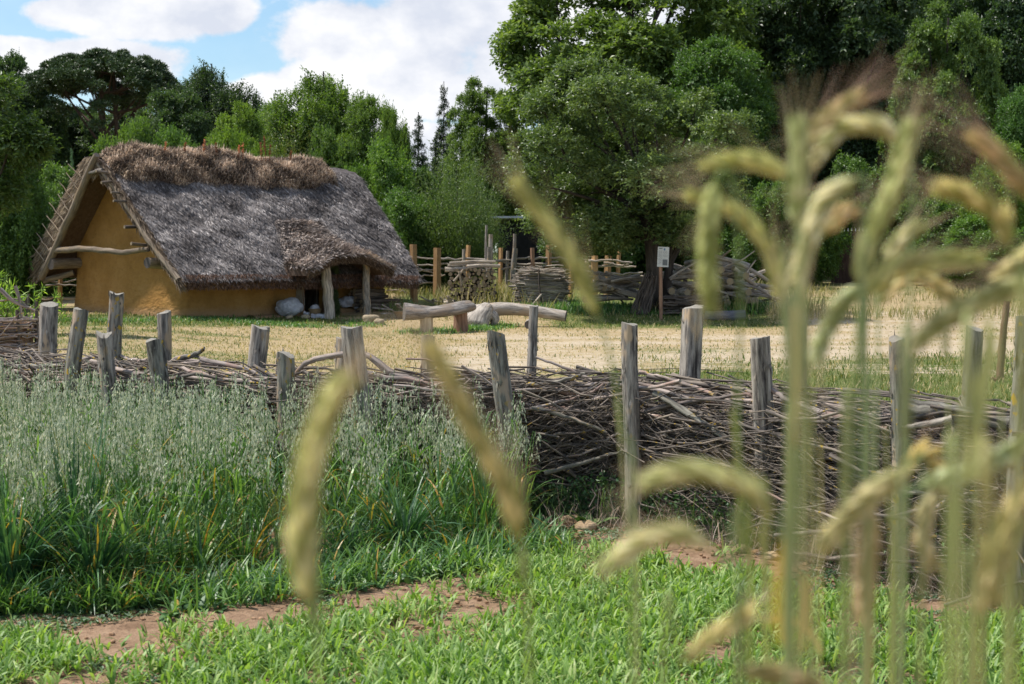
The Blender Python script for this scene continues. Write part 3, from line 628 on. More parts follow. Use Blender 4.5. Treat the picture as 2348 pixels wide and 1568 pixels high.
# ------------------------------------------------------------------ things at the hut door
def sack(c, r, seed, label, tie):
    mb = MB(); blob(mb, c, r, seed, .16, 2.0, 40, 24, flat=.25); V = mb.V[0]
    d = sn(V, 9, seed + 1, 2); V += unit(V - np.asarray(c)) * (-.06 * (1 - np.abs(d)) ** 4 + .09 * sn(V, 5, seed + 2, 3))[:, None]
    t0 = np.asarray(tie, float); tube(mb, [t0, t0 + (t0 - c) * .12, t0 + (t0 - c) * .3 + [0, 0, -.03]], [.05, .035, .075], 9, .5, .15)
    solo(mb, np.array([c[0], c[1], c[2] - r[2]]), 'sack', M_CLOTH, label, 'sack', 'white sacks by the hut door')
g = hp(-.55, 3.45, .0); sack(g + [0, 0, .2], (.42, .3, .24), 3, 'large white cloth sack lying against the ochre wall left of the hut door', g + [.42, -.1, .08])
g = hp(-.3, 5.95, .16); sack(g + [0, 0, .18], (.3, .26, .2), 8, 'smaller white cloth sack on the clay ledge between sheaf and right porch post', g + [.22, -.08, .05])
def basket():
    c = hp(-1.0, 4.0, 0); c = G(721, 727) ; c = hp(-.9, 4.1, -.12)
    r = empty('basket', c, 'shallow wicker basket holding a crumpled cloth in front of the dark doorway', 'basket')
    mb = MB(); th = np.linspace(0, 2 * np.pi, 20, endpoint=False); rows = [(.13, .0), (.17, .06), (.2, .14), (.21, .15), (.19, .14), (.12, .03)]
    V = np.array([[c + [ra * np.cos(t), ra * np.sin(t) * .9, z + .16] for t in th] for ra, z in rows]); mb.add(V, grid_faces(6, 20, True)[:, :, ::-1]); part(mb, r, 'bowl', M_BASK)
    mb = MB(); box(mb, c + [0, 0, .075], (.38, .3, .15)); part(mb, r, 'block', MW_DARK, smooth=False)
    mb = MB(); blob(mb, c + [0, 0, .34], (.13, .11, .09), 5, .35, 4, 20, 12); part(mb, r, 'cloth', M_CLOTH)
    mb = MB(); c2 = c + [.1, -.22, .16]; xs = np.linspace(-.18, .22, 12); V = np.array([[c2 + [x, -.02 - .03 * s, -s * .12 + .012 * math.sin(x * 30)] for x in xs] for s in np.linspace(0, 1, 5)])
    V2 = V + [0, .012, 0]; mb.add(V, grid_faces(5, 12)); mb.add(V2, grid_faces(5, 12)[:, :, ::-1]); solo(mb, c2, 'cloth', M_CLOTH, 'white cloth hanging over the low block below the basket', 'cloth')
basket()
def rope():
    c = hp(-.12, 4.2, 1.05); mb = MB()
    for i in range(16):
        a = RNG.uniform(-.09, .09); P = bez([c + [a * .2, 0, .05], c + [a, -.03, -.25], c + [a * 1.3 + RNG.normal(0, .02), -.04 + RNG.normal(0, .02), -.6], c + [a * 1.7, -.05, -.85 + RNG.uniform(0, .3)]], 9); tube(mb, P, .012, 5, RNG.random())
    solo(mb, c, 'rope_hank', m_plain('rope', (.25, .22, .18), (.42, .38, .32), 30), 'pale hank of frayed ropes hanging at the left edge of the doorway', 'rope')
    c = hp(-.75, 4.95, 0); c[2] = -.25; mb = MB(); n = 5000; t = RNG.random(n) ** .8; a = RNG.uniform(0, 6.28, n); rr = (.20 - .12 * t + .03 * np.sin(t * 9)) * RNG.random(n) ** .4
    P = c + np.stack([rr * np.cos(a) + .05 * t, rr * np.sin(a), t * 1.72], -1); leaves(mb, P, RNG.normal(0, .5, (n, 3)) + [0, 0, -1], RNG.normal(0, 1, (n, 3)), RNG.uniform(.05, .12, n), .025, RNG.uniform(0, .6, n), .2)
    tube(mb, [c, c + [.03, 0, 1.7]], [.05, .03], 6, .1)
    o = solo(mb, c, 'herb_sheaf', LF_DARK, 'tall dark green sheaf of dried herbs leaning between the two porch posts', 'sheaf', smooth=False); o.color = (1.3, 1.2, .9, 1)
rope()
def stack_logs():
    lab = 'split log lying in the low firewood stack at the right end of the hut front'
    Rm = np.array([VA[0], VA[1], 0]); k = 0
    for z in np.arange(0, .86, .105):
        for j in range(3 if z < .6 else 2):
            r = RNG.uniform(.05, .07); a = hp(-.35 - .24 * j + RNG.normal(0, .03), 6.05 + RNG.uniform(-.12, .1), .02 - .25 + z + r + RNG.normal(0, .008)); b = a + Rm * (1.75 - .6 * z + RNG.uniform(-.2, .2)) + np.array([0, 0, RNG.normal(0, .015)])
            mb = MB(); tube(mb, bez([a, (a + b) / 2 + RNG.normal(0, .02, 3), b], 6), [r, r * .9, r, r * 1.05, r * .95, r * .9], 9, jit=.08)
            solo(mb, a, 'log', MW_DARK, lab, 'log', 'split logs stacked under the eave')
    for i, (px, py, L_, az, rl) in enumerate([(893, 716, .55, .3, .5), (905, 712, .5, 2.2, .3), (876, 722, .6, -.4, .1), (885, 728, .35, 1.1, .0), (915, 715, .3, .9, .6)]):
        g = G(px, py); mb = MB(); box(mb, g + [0, 0, .1 + .04 * i % .1], (L_, .14, .035), rotz(az) @ np.array(Matrix.Rotation(rl, 3, 'Y')), rnd=RNG.random())
        solo(mb, g, 'board', MW_OLD, ['grey board leaning on the loose planks beside the right porch post', 'short plank tilted behind the leaning grey board by the stack', 'flat board on the grass nearest the right porch post', 'small offcut in front of the plank heap by the porch', 'board standing furthest right of the plank heap by the porch'][i], 'board', 'loose boards by the porch', smooth=False)
    for i, (px, py, r) in enumerate([(848, 741, .2), (869, 744, .13), (700, 731, .1), (663, 732, .09)]):
        g = G(px, py); mb = MB(); blob(mb, g + [0, 0, r * .6], (r * 1.2, r, r * .8), 20 + i, .4, 2.2, 18, 12, flat=.25)
        solo(mb, g, 'stone', M_STONE2, ['round yellowish boulder beside the foot of the right porch post', 'smaller pale stone just right of the boulder at the porch', 'flat pale stone below the basket at the door', 'low stone in front of the white sack left of the door'][i], 'stone', 'stones by the hut')
stack_logs()

# ------------------------------------------------------------------ bench, fallen log and loose wood in the yard
def bench():
    g1, g2 = G(978, 764), G(1056, 760); Y = (g1[1] + g2[1]) / 2
    r = empty('log_bench', g1, 'rustic bench made of a sagging split log on a pale block and a reddish stump', 'bench')
    a, m1, m2, b = at(926, 716, g1[1] - .1), at(975, 717, g1[1]), at(1015, 714, g1[1] + .1), at(1074, 703, g2[1] + .1)
    mb = MB(); P = bez([a, m1, m2, b], 22); seg = 22; th = np.linspace(0, 2 * np.pi, seg, endpoint=False)
    pr = 1 + .0 * th; pr = np.broadcast_to(1 + .10 * np.sin(3 * th + .8), (22, seg)) * (1 + .02 * RNG.normal(size=(22, seg)))
    tube(mb, P, np.interp(np.linspace(0, 1, 22), [0, .15, .5, .85, 1], [.27, .235, .17, .20, .19]), seg, .6, prof=pr, squash=(1.25, .85)); part(mb, r, 'seat', MW_SEAT)
    mb = MB(); z1 = at(978, 728, g1[1])[2]; tube(mb, [g1 + [0, 0, -.1], g1 + [0, 0, .2], [g1[0] - .01, g1[1], z1 + .08]], [.185, .175, .175], 10, .9, .02); part(mb, r, 'leg', MW_BLOCK, 'pale square-cut block leg')
    mb = MB(); z2 = at(1056, 712, g2[1])[2]; tube(mb, bez([g2 + [.02, 0, -.1], g2 + [0, 0, .2], [g2[0] - .02, g2[1], z2 + .03]], 7), [.21, .205, .2, .195, .19, .185, .18], 16, .6, .02); part(mb, r, 'leg', MW_STUMP, 'reddish round stump leg')
bench()
def fallen_log():
    Yb = G(1120, 752)[1]; Ye = G(1290, 738)[1] 
    Yc = Yb + .6
    P = bez([at(1092, 716, Yc), at(1150, 708, Yc + .1), at(1215, 712, Yc + .1), at(1297, 725, Yc - .1)], 40)
    K, seg = 40, 26; th = np.linspace(0, 2 * np.pi, seg, endpoint=False); tt = np.linspace(0, 1, K)
    pr = 1 + .07 * np.sin(2 * th + 1)[None] * (1 - tt)[:, None] + .05 * sn(np.stack([np.cos(th)[None] + 0 * tt[:, None], np.sin(th)[None] + 0 * tt[:, None], tt[:, None] * 3 + 0 * th[None]], -1), 3, 61)
    r = np.interp(tt, [0, .2, .5, .8, 1], [.24, .2, .18, .165, .155]); mb = MB(); tube(mb, P, r, seg, .75, prof=pr)
    root = empty('fallen_log', [P[0][0], P[0][1], G(1110, 755)[2]], 'long pale fallen log with a flared root end lying behind the bench', 'log')
    part(mb, root, 'trunk', MW_OLD)
    mb = MB(); Q = bez([at(1118, 702, Yc - .2), at(1103, 718, Yc - .35), at(1093, 736, Yc - .45), at(1088, 752, Yc - .5)], 16)
    pr = 1 + .14 * sn(np.stack([np.cos(th)[None] * np.ones((16, 1)), np.sin(th)[None] * np.ones((16, 1)), np.linspace(0, 2, 16)[:, None] * np.ones(seg)], -1), 2.5, 62)
    tube(mb, Q, np.interp(np.linspace(0, 1, 16), [0, .3, .8, 1], [.2, .34, .40, .26]), seg, .7, prof=pr, squash=(1.15, .8)); part(mb, root, 'root_flare', MW_OLD)
    mb = MB(); Q = bez([at(1112, 708, Yc - .2), at(1126, 722, Yc - .28), at(1134, 732, Yc - .3), at(1128, 746, Yc - .3)], 10); tube(mb, Q, [.1, .13, .15, .16, .16, .15, .14, .12, .1, .05], 16, .65, .03); part(mb, root, 'root_knob', MW_OLD)
    def lg(px0, py0, px1, py1, dy, r0, r1, mat, name, label, cat='log', grp=None, n=8):
        Y = G((px0 + px1) / 2, max(py0, py1) + r0 * 70)[1] if dy is None else dy
        a, b = at(px0, py0, Y), at(px1, py1, Y); mb = MB(); tube(mb, bez([a, (a + b) / 2 + RNG.normal(0, .02, 3), b], n), np.linspace(r0, r1, n), 14, jit=.03); return solo(mb, (a[0], a[1], a[2] - r0), name, mat, label, cat, grp)
    g = G(1212, 754); mb = MB(); tube(mb, [g + [.0, -.15, .12], g + [.02, .5, .13]], [.125, .12], 14, .7, .03); solo(mb, g, 'log', MW_OLD, 'short round log wedged under the middle of the long fallen log', 'log')
    lg(1018, 697, 1072, 690, None, .10, .09, MW_OLD, 'log', 'grey log lying behind the bench seat')
    g = G(1073, 700); mb = MB(); tube(mb, bez([g + [-.17, 0, .0], g + [-.14, 0, .2], g + [0, 0, .32], g + [.17, 0, .2], g + [.2, 0, 0]], 9), .1, 10, 1.0, .06); solo(mb, g, 'stump', MW_BLOCK, 'small pale rounded stump top poking up behind the bench', 'stump')
    g = G(1013, 700); mb = MB()
    for i in range(22):
        a = g + RNG.normal(0, .13, 3) * [1.6, 1, .3] + [0, 0, .12]; tube(mb, [a, a + RNG.normal(0, .2, 3) + [0, 0, .05]], [.035, .02], 6, jit=.1)
    solo(mb, g, 'driftwood', MW_OLD, 'splintered grey root wood in the grass left of the firewood stack', 'root wood')
    lg(1614, 724, 1708, 722, None, .155, .155, MW_BLUE, 'log', 'smooth bluish-grey log lying in the grass right of the big tree', n=10)
    g = G(915, 730); mb = MB(); th = np.linspace(0, 2 * np.pi, 16, endpoint=False)
    V = np.array([[g + [ra * np.cos(t), ra * np.sin(t), z] for t in th] for ra, z in [(.1, 0), (.12, .1), (.19, .2), (.2, .21), (.17, .19), (.05, .1)]]); mb.add(V, grid_faces(6, 16, True)[:, :, ::-1]); solo(mb, g, 'bowl', M_BASK, 'small wooden bowl on the grass at the left end of the bench', 'bowl')
fallen_log()

# ------------------------------------------------------------------ wood piles at the back
def wood_piles():
    Yp = 49.5; X0, X1 = at(1022, 650, Yp)[0], at(1143, 650, Yp)[0]; zb = float(gz(X0 + 1, Yp)); h = 1.2
    lab = 'cut round log in the tall firewood stack behind the bench'; r = .066; row = 0; z = zb + r
    while z < zb + h:
        x = X0 + .08 + (row % 2) * r + (z - zb) * .08
        while x < X1 - .05 - (z - zb) * .1:
            rr = RNG.uniform(.03, .08); a = np.array([x, Yp - .45 + RNG.uniform(-.12, .1), z + RNG.normal(0, .012)]); mb = MB()
            b = a + [RNG.normal(0, .07), .9, RNG.normal(0, .03)]; tube(mb, [a, (a + b) / 2, b], [rr, rr, rr], 9, jit=.07); solo(mb, a, 'log', MW_DARK, lab, 'log', 'round logs of the firewood stack')
            x += 2 * r + RNG.uniform(-.004, .03)
        z += 2 * r * .92; row += 1
    zt = zb + h
    spec = [(1020, 618, 1092, 615, .085), (1030, 604, 1136, 600, .055), (1070, 612, 1146, 610, .075), (1026, 609, 1100, 603, .035), (1060, 601, 1118, 598, .03), (1090, 620, 1140, 624, .03)]
    labs = ['thick pale log laid across the top left of the firewood stack', 'highest long pole lying across the top of the firewood stack', 'pale log crossing the top right of the firewood stack', 'thin crooked branch between the logs on top of the firewood stack', 'short thin branch at the very top of the firewood stack', 'thin dark stick hanging at the top right of the firewood stack']
    for (a0, b0, a1, b1, rr), lb in zip(spec, labs):
        a, b = at(a0, b0, Yp - .35), at(a1, b1, Yp - .25); mb = MB(); tube(mb, bez([a, (a + b) / 2 + RNG.normal(0, .02, 3), b], 8), np.linspace(rr, rr * .85, 8), 10, .9, .03); solo(mb, a, 'log', MW_LOG, lb, 'log', 'logs on top of the firewood stack')
    for (px0, py0, px1, py1) in ((1052, 622, 1058, 655), (1040, 645, 1062, 618)):
        a, b = at(px0, py0, Yp - .6), at(px1, py1, Yp - .55); mb = MB(); tube(mb, [a, b], [.035, .03], 8, .8, .05); solo(mb, a, 'stick', MW_LOG, 'stick dangling steeply down the face of the firewood stack' if px0 > 1050 else 'slanting stick against the left face of the firewood stack', 'stick')
    # stack of thin sticks
    Yp = 50.0; X0, X1 = at(1184, 650, Yp)[0], at(1297, 650, Yp)[0]; zb = float(gz((X0 + X1) / 2, Yp)); mb = MB(); n = 900
    t = RNG.random(n); zz = zb + t * 1.15; cx = (X0 + X1) / 2 + RNG.normal(0, .12, n); hl = (X1 - X0) / 2 * (1.0 - .35 * np.maximum(0, t - .8) / .2 - .08 * (1 - t)) * RNG.uniform(.6, 1.04, n); y = Yp + RNG.uniform(-.5, .5, n)
    dz = RNG.normal(0, .05, n); s = np.linspace(-1, 1, 5); P = np.stack([cx[:, None] + hl[:, None] * s, y[:, None] + RNG.normal(0, .02, (n, 5)), zz[:, None] + dz[:, None] * s + RNG.normal(0, .012, (n, 5))], -1)
    tubes(mb, P, np.repeat(RNG.uniform(.012, .032, n)[:, None], 5, 1), 5, RNG.random(n)); solo(mb, ((X0 + X1) / 2, Yp, zb), 'stick_stack', MW_LOG, 'tight stack of thin grey sticks between the firewood stack and the big tree', 'stick stack', kind='stuff')
    mb = MB(); tube(mb, bez([at(1241, 694, Yp - .7), at(1236, 655, Yp - .65), at(1235, 617, Yp - .6)], 8), .03, 7, .35, .04); solo(mb, at(1241, 694, Yp - .7), 'prop_pole', MW_DARK, 'dark upright pole propping the front of the thin stick stack', 'pole')
    mb = MB(); tube(mb, [at(1206, 716, Yp - 1.2), at(1241, 675, Yp - .72)], [.035, .03], 7, .9, .04); solo(mb, at(1206, 716, Yp - 1.2), 'prop_pole', MW_LOG, 'pale slanting prop leaning against the foot of the thin stick stack', 'pole')
    # big heap of long logs
    lab = 'long bare log in the loose heap of timber behind the big tree'
    Yp = 48.5
    for i in range(30):      # left arm of the heap
        z = RNG.uniform(634, 686); L_ = RNG.uniform(50, 125); c = RNG.uniform(1388, 1440); tilt = RNG.normal(0, 13); a, b = at(c - L_ / 2, z + tilt, Yp + RNG.uniform(-.6, 1.2)), at(c + L_ / 2, z - tilt, Yp + RNG.uniform(-.4, 1.2))
        rr = RNG.uniform(.03, .075) if i > 3 else .12; mb = MB(); tube(mb, bez([a, (a + b) / 2 + RNG.normal(0, .05, 3), b], 8), np.linspace(rr, rr * .7, 8), 9, RNG.uniform(.4, 1), .03); solo(mb, a, 'log', MW_LOG, lab, 'log', 'logs of the timber heap')
    for i in range(95):      # right part
        t = RNG.random(); top = np.interp(t, [0, .2, .6, .8, 1], [640, 612, 600, 602, 650]); c = 1530 + t * 205; z = RNG.uniform(top, 698); L_ = RNG.uniform(50, 150); tilt = RNG.normal(0, 19)
        rr = RNG.uniform(.03, .085); fac = RNG.random() < .12
        a, b = at(c - L_ / 2, z + tilt, Yp + RNG.uniform(-.5, 1.8)), at(c + L_ / 2, z - tilt, Yp + RNG.uniform(-.5, 1.8))
        if fac: rr = .11; a = at(c, z, Yp - .7); b = a + [RNG.uniform(-.9, -.3), 1.6, .05]
        for q in (a, b): q[2] = max(q[2], float(gz(q[0], q[1])) + rr * .5)
        mb = MB(); tube(mb, bez([a, (a + b) / 2 + RNG.normal(0, .06, 3), b], 8), np.linspace(rr, rr * .7, 8), 9, RNG.uniform(.2, 1), .03)
        solo(mb, a, 'log', MW_LOG, lab, 'log', 'logs of the timber heap')
    for pts, rr, lb in (([(1700, 642), (1715, 618), (1732, 596)], .05, 'forked dark branch sticking up out of the right side of the timber heap'), ([(1640, 628), (1665, 610), (1700, 596), (1730, 575)], .04, 'long thin bare branch reaching up and right above the timber heap'), ([(1535, 640), (1570, 615), (1625, 590)], .06, 'pale straight pole slanting up from the left side of the timber heap')):
        P = bez([at(x, y, Yp - .6) for x, y in pts], 9); mb = MB(); tube(mb, P, np.linspace(rr, rr * .4, 9), 7, .6, .04); solo(mb, P[0], 'branch', MW_LOG, lb, 'branch')
    a, b = at(1640, 612, Yp + 1), at(1715, 618, Yp + .8); mb = MB(); tube(mb, bez([a + [0, 0, .0], (a + b) / 2 + [0, 0, .12], b], 10), .2, 14, .9, .05); solo(mb, a, 'log', MW_OLD, 'thickest pale log lying along the top of the timber heap', 'log')
    # dark stack under the heap, right of the trunk
    mb = MB(); n = 260; P0 = np.stack([RNG.uniform(0, 2.0, n), 47.2 + RNG.uniform(-.4, .4, n), RNG.random(n) * .55], -1); x0 = at(1545, 700, 47.2)[0]; P0[:, 0] = x0 + RNG.random(n) * 1.0; P0[:, 2] += float(gz(x0 + .5, 47.2))
    s = np.linspace(-.45, .45, 4); P = P0[:, None] + np.stack([s, 0 * s, 0 * s], -1)[None] + RNG.normal(0, .02, (n, 4, 3)); tubes(mb, P, np.full((n, 4), .03), 5, RNG.random(n) * .8); solo(mb, (x0 + .5, 47.2, 0), 'stick_stack', MW_DARK, 'dark low stack of old sticks beside the trunk under the big tree', 'stick stack', kind='stuff')
wood_piles()

# ------------------------------------------------------------------ rail fences, sheds, sign
def rail_fence(label, posts, rails, Y, lab_posts=None):
    c = at(posts[0][0], 690, Y); c[2] = float(gz(c[0], Y)); r = empty('rail_fence', c, label, 'fence')
    for i, (px, ty, w, mat, dy, lb) in enumerate(posts):
        t = at(px, ty, Y + dy); b = t.copy(); b[2] = float(gz(t[0], t[1])) - .2; b[0] += RNG.normal(0, .05); mb = MB()
        if mat is MW_NEW: tube(mb, [b, (b + t) / 2, t], [w * .62, w * .6, w * .56], 4, jit=.03)
        else: tube(mb, bez([b, (b + t) / 2 + RNG.normal(0, .03, 3) * [1, 0, 0], t], 8), np.linspace(w * .55, w * .42, 8), 8, jit=.05)
        part(mb, r, 'post', mat, lb, smooth=mat is not MW_NEW)
    for (pts, rr) in rails:
        P = bez([at(x, y, Y + RNG.uniform(-.1, .1) + .0) for x, y in pts], 4 * len(pts)); P += RNG.normal(0, .02, P.shape); mb = MB(); tube(mb, P, np.linspace(rr, rr * .7, len(P)), 6, RNG.uniform(.6, 1)); part(mb, r, 'rail', MW_LOG)
rail_fence('rail fence of woven pale branches with orange new posts behind the wood stacks',
    [(947, 560, .2, MW_NEW, -2.6, None), (1002, 568, .22, MW_NEW, -.6, None), (1063, 571, .12, MW_LOG, 0, None), (1074, 562, .14, MW_NEW, .3, None), (1115, 516, .09, MW_OLD, 0, 'tall forked pole'), (1125, 537, .17, MW_OLD, -.2, 'thick grey post'), (1121, 566, .14, MW_POST, -.3, None), (1148, 568, .12, MW_NEW, .2, None),
     (1180, 536, .13, MW_OLD, 0, 'tall thin grey post'), (1181, 569, .2, MW_POST, -.2, None), (1164, 575, .12, MW_POST, 0, None), (1220, 568, .15, MW_STUMP, 0, None), (1258, 562, .18, MW_NEW, .1, None), (1310, 575, .12, MW_NEW, .2, None), (1363, 586, .2, MW_NEW, 0, None), (1394, 586, .2, MW_NEW, .5, None), (1419, 566, .12, MW_NEW, .5, None)],
    [([(885, 583), (940, 588), (1000, 594)], .04), ([(1000, 594), (1070, 593), (1150, 597), (1215, 590)], .05), ([(890, 604), (960, 607), (1030, 606)], .04), ([(945, 612), (990, 625), (1010, 632)], .035), ([(900, 630), (960, 633), (1020, 632)], .035), ([(1020, 618), (960, 620), (930, 619)], .03),
     ([(1140, 600), (1200, 606), (1280, 598)], .045), ([(1150, 615), (1220, 612), (1290, 608)], .04), ([(1210, 592), (1280, 592), (1350, 596)], .045), ([(1230, 624), (1300, 618), (1360, 622)], .04), ([(1340, 600), (1390, 596), (1450, 602)], .05), ([(1350, 612), (1400, 610), (1460, 612)], .05), ([(1350, 622), (1420, 628), (1470, 624)], .04), ([(1385, 604), (1420, 607), (1440, 606)], .05),
     ([(870, 655), (900, 648), (950, 652), (1000, 645)], .04), ([(880, 665), (905, 664), (935, 672)], .03), ([(1350, 632), (1420, 636), (1480, 632)], .04)], 53.5)
rail_fence('short rail fence of dark woven branches at the far left beside the hut gable',
    [(29, 567, .2, MW_NEW, -1.6, 'pale split post'), (138, 634, .13, MW_NEW, 0, None), (66, 674, .1, MW_DARK, -5, 'leaning dark stake')],
    [([(-60, 590), (40, 594), (110, 590)], .04), ([(-60, 604), (40, 600), (120, 604)], .04), ([(-60, 630), (60, 632), (170, 628)], .045), ([(-60, 645), (60, 648), (175, 645)], .04), ([(-60, 656), (90, 653), (175, 655)], .04), ([(-60, 672), (60, 680), (170, 684)], .045), ([(-60, 690), (40, 690), (120, 686)], .035)], 50)
def sheds():
    Y = 62; a = at(1140, 600, Y); b = at(1262, 600, Y); zt = at(1150, 512, Y)[2]; zb = float(gz(a[0], Y)) - .1
    r = empty('shed', (a[0], Y, zb), 'dark plank shed with a pale sloping roof half hidden behind the trees', 'shed'); n = 14; w = (b[0] - a[0]) / n
    for i in range(n):
        mb = MB(); box(mb, [a[0] + (i + .5) * w, Y + RNG.normal(0, .01), (zb + zt) / 2 + RNG.normal(0, .02)], (w * .94, .04, zt - zb)); part(mb, r, 'board', M_SHED, smooth=False)
    mb = MB(); box(mb, [(a[0] + b[0]) / 2, Y + 1.6, (zb + zt) / 2], (b[0] - a[0], 3, zt - zb - .1)); part(mb, r, 'shed_body', M_SHED, smooth=False)
    mb = MB(); box(mb, [(a[0] + b[0]) / 2 - .1, Y + 1.4, zt + .12], (b[0] - a[0] + .6, 3.8, .08), np.array(Matrix.Rotation(-.06, 3, 'X'))); part(mb, r, 'roof', M_ROOFG, smooth=False)
    Y = 64; a = at(1905, 600, Y); b = at(1990, 600, Y); zt = at(1950, 530, Y)[2]; zb = float(gz(a[0], Y)) - .1
    r = empty('gate', (a[0], Y, zb), 'dark brown boarded gate with short spikes along its top at the wood edge', 'gate'); n = 10; w = (b[0] - a[0]) / n
    for i in range(n):
        mb = MB(); box(mb, [a[0] + (i + .5) * w, Y, (zb + zt) / 2], (w * .93, .04, zt - zb)); part(mb, r, 'board', M_BROWN, smooth=False)
        mb = MB(); tube(mb, [[a[0] + (i + .5) * w, Y, zt], [a[0] + (i + .5) * w, Y, zt + .14]], [.018, .004], 5); part(mb, r, 'spike', M_ROOFG)
    mb = MB(); box(mb, [(a[0] + b[0]) / 2, Y + .06, zt - .2], (b[0] - a[0], .05, .1)); part(mb, r, 'rail', M_BROWN, smooth=False)
sheds()
def sign():
    g = G(1515, 735); Y = g[1]; r = empty('information_sign', g, 'white printed information board on a round wooden post in front of the big tree', 'sign')
    mb = MB(); t = at(1514, 600, Y); tube(mb, bez([g + [0, 0, -.2], (g + t) / 2, t + [0, 0, .35]], 8), [.056, .055, .055, .054, .053, .052, .05, .05], 12, .7, .01); part(mb, r, 'post', MW_STUMP)
    a, b = at(1507, 612, Y - .09), at(1533, 566, Y - .09); w, h = b[0] - a[0], b[2] - a[2]; c = (a + b) / 2; Rt = np.array(Matrix.Rotation(.04, 3, 'Y'))
    mb = MB(); box(mb, c, (w, .02, h), Rt); bd = part(mb, r, 'board', M_WHITE, smooth=False)
    def ink(u0, u1, v0, v1, mat, nm):
        mb = MB(); box(mb, c + Rt @ np.array([((u0 + u1) / 2 - .5) * w, -.0125, ((v0 + v1) / 2 - .5) * h]), ((u1 - u0) * w, .003, (v1 - v0) * h), Rt); o = mb.shift(np.array(r.location)).build(nm, mat, bd, False); return o
    ink(.1, .4, .9, .95, M_INK, 'heading'); ink(.52, .66, .83, .93, M_INKB, 'emblem'); ink(.46, .9, .08, .38, M_INK, 'picture')
    mb = MB()
    for q in range(24):
        v = .8 - q * .03; col0 = .08; 
        for (u0, u1) in ((.08, .4), (.48, .92)):
            if u0 > .4 and v < .42: continue
            if q % 6 == 5 or v < .1: continue
            box(mb, c + Rt @ np.array([((u0 + u1 * RNG.uniform(.9, 1)) / 2 - .5) * w, -.0125, (v - .5) * h]), ((u1 - u0) * .95 * w, .003, .006 * h), Rt)
    mb.shift(np.array(r.location)).build('text_lines', M_INK, bd, False)
sign()

# ------------------------------------------------------------------ trees
def lobes_ellipsoid(n, R, Hh, rl, seed, taper=0., fill=.35):
    r = np.random.default_rng(seed); D = unit(r.normal(size=(n, 3))); k = np.where(r.random(n) < fill, r.uniform(.2, .7, n), r.uniform(.7, .95, n))
    C = D * k[:, None] * np.array([R, R, Hh / 2]); C[:, 2] += Hh / 2
    if taper: C[:, :2] *= (1 - taper * (C[:, 2:] / Hh - .3).clip(0))
    return C, r.uniform(.7, 1.25, n) * rl
def crown(C, rad, n, k, leaf, asp, seed, twig=.35, droop=.25, flat=1.0, up=.35, zs=.75, fold=.2, wild=.0, lowcut=None):
    r = np.random.default_rng(seed); mb = MB(); cen = C.mean(0); p = rad ** 2; p = p / p.sum(); i = r.choice(len(C), n, p=p)
    D = unit(r.normal(size=(n, 3)) + unit(C[i] - cen) * .55 + np.array([0, 0, up])); rr = rad[i] * r.uniform(.55, 1.08, n)
    rr = np.where(r.random(n) < wild, rr * r.uniform(1.1, 1.6, n), rr)
    P = C[i] + D * rr[:, None] * np.array([1, 1, zs])
    T = unit(D * 1.0 + r.normal(0, .45, (n, 3)) + np.array([0, 0, -droop])); S = unit(np.cross(T, r.normal(size=(n, 3)) * .4 + np.array([0, 0, 1.])))
    sh = r.random(n); tone = np.clip(.5 + .28 * r.normal(size=len(C)), 0, 1)[i]
    for j in range(k):
        f = (j + .5) / k; Pj = P + T * (twig * (f - .3))[..., None] if np.ndim(twig) else P + T * twig * (f - .3)
        sg = 1 if j % 2 else -1; Dj = T * .7 + S * sg * .9 + r.normal(0, .3, (n, 3)); Nj = np.array([0, 0, 1.]) * flat + D * .5 + r.normal(0, .45, (n, 3))
        leaves(mb, Pj, Dj, Nj, leaf * r.uniform(.7, 1.25, n), leaf * asp * r.uniform(.8, 1.2, n), np.clip(.25 * tone + .35 * sh + .4 * r.random(n), 0, 1), fold)
    return mb
def trunk_mb(h0, h1, r0, C, nl, seed, lean=(0, 0), mat=None, splay=.5):
    r = np.random.default_rng(seed); mb = MB(); top = np.array([lean[0], lean[1], h1]); K = 12
    P = bez([[0, 0, -.4], [lean[0] * .2, lean[1] * .2, h0 * .5], [lean[0] * .5, lean[1] * .5, h0], top], K); P[1:, :2] += r.normal(0, r0 * .15, (K - 1, 2)); rads = np.interp(np.linspace(0, 1, K), [0, .12, .5, 1], [r0 * 1.5, r0, r0 * .7, r0 * .18]); tube(mb, P, rads, 10, .5, .05)
    for q in range(nl):
        c = C[r.integers(len(C))]; t = r.uniform(.3, .85); i = int(t * (K - 1)); a = P[i]
        m = (a + c) / 2 + r.normal(0, .1, 3) * np.linalg.norm(c - a) * .5; tube(mb, bez([a, m, c], 7), np.linspace(rads[i] * .55, r0 * .06, 7), 6, .5, .05, cap=False)
    return mb
ARCH = {}
def reg(name, crown_mb, trunk, R, H, leafmat, barkmat=MW_TRUNK):
    V = np.concatenate(crown_mb.V)[::7]; q = np.hypot(V[:, 0], V[:, 1]); R = float(np.percentile(q, 96)) * .97; H = float(np.percentile(V[:, 2], 99.7))
    c = crown_mb.build('crown', leafmat, None, False); t = trunk.build('trunk', barkmat); ARCH[name] = (c.data, t.data, R, H)
    for o in (c, t): bpy.data.objects.remove(o)
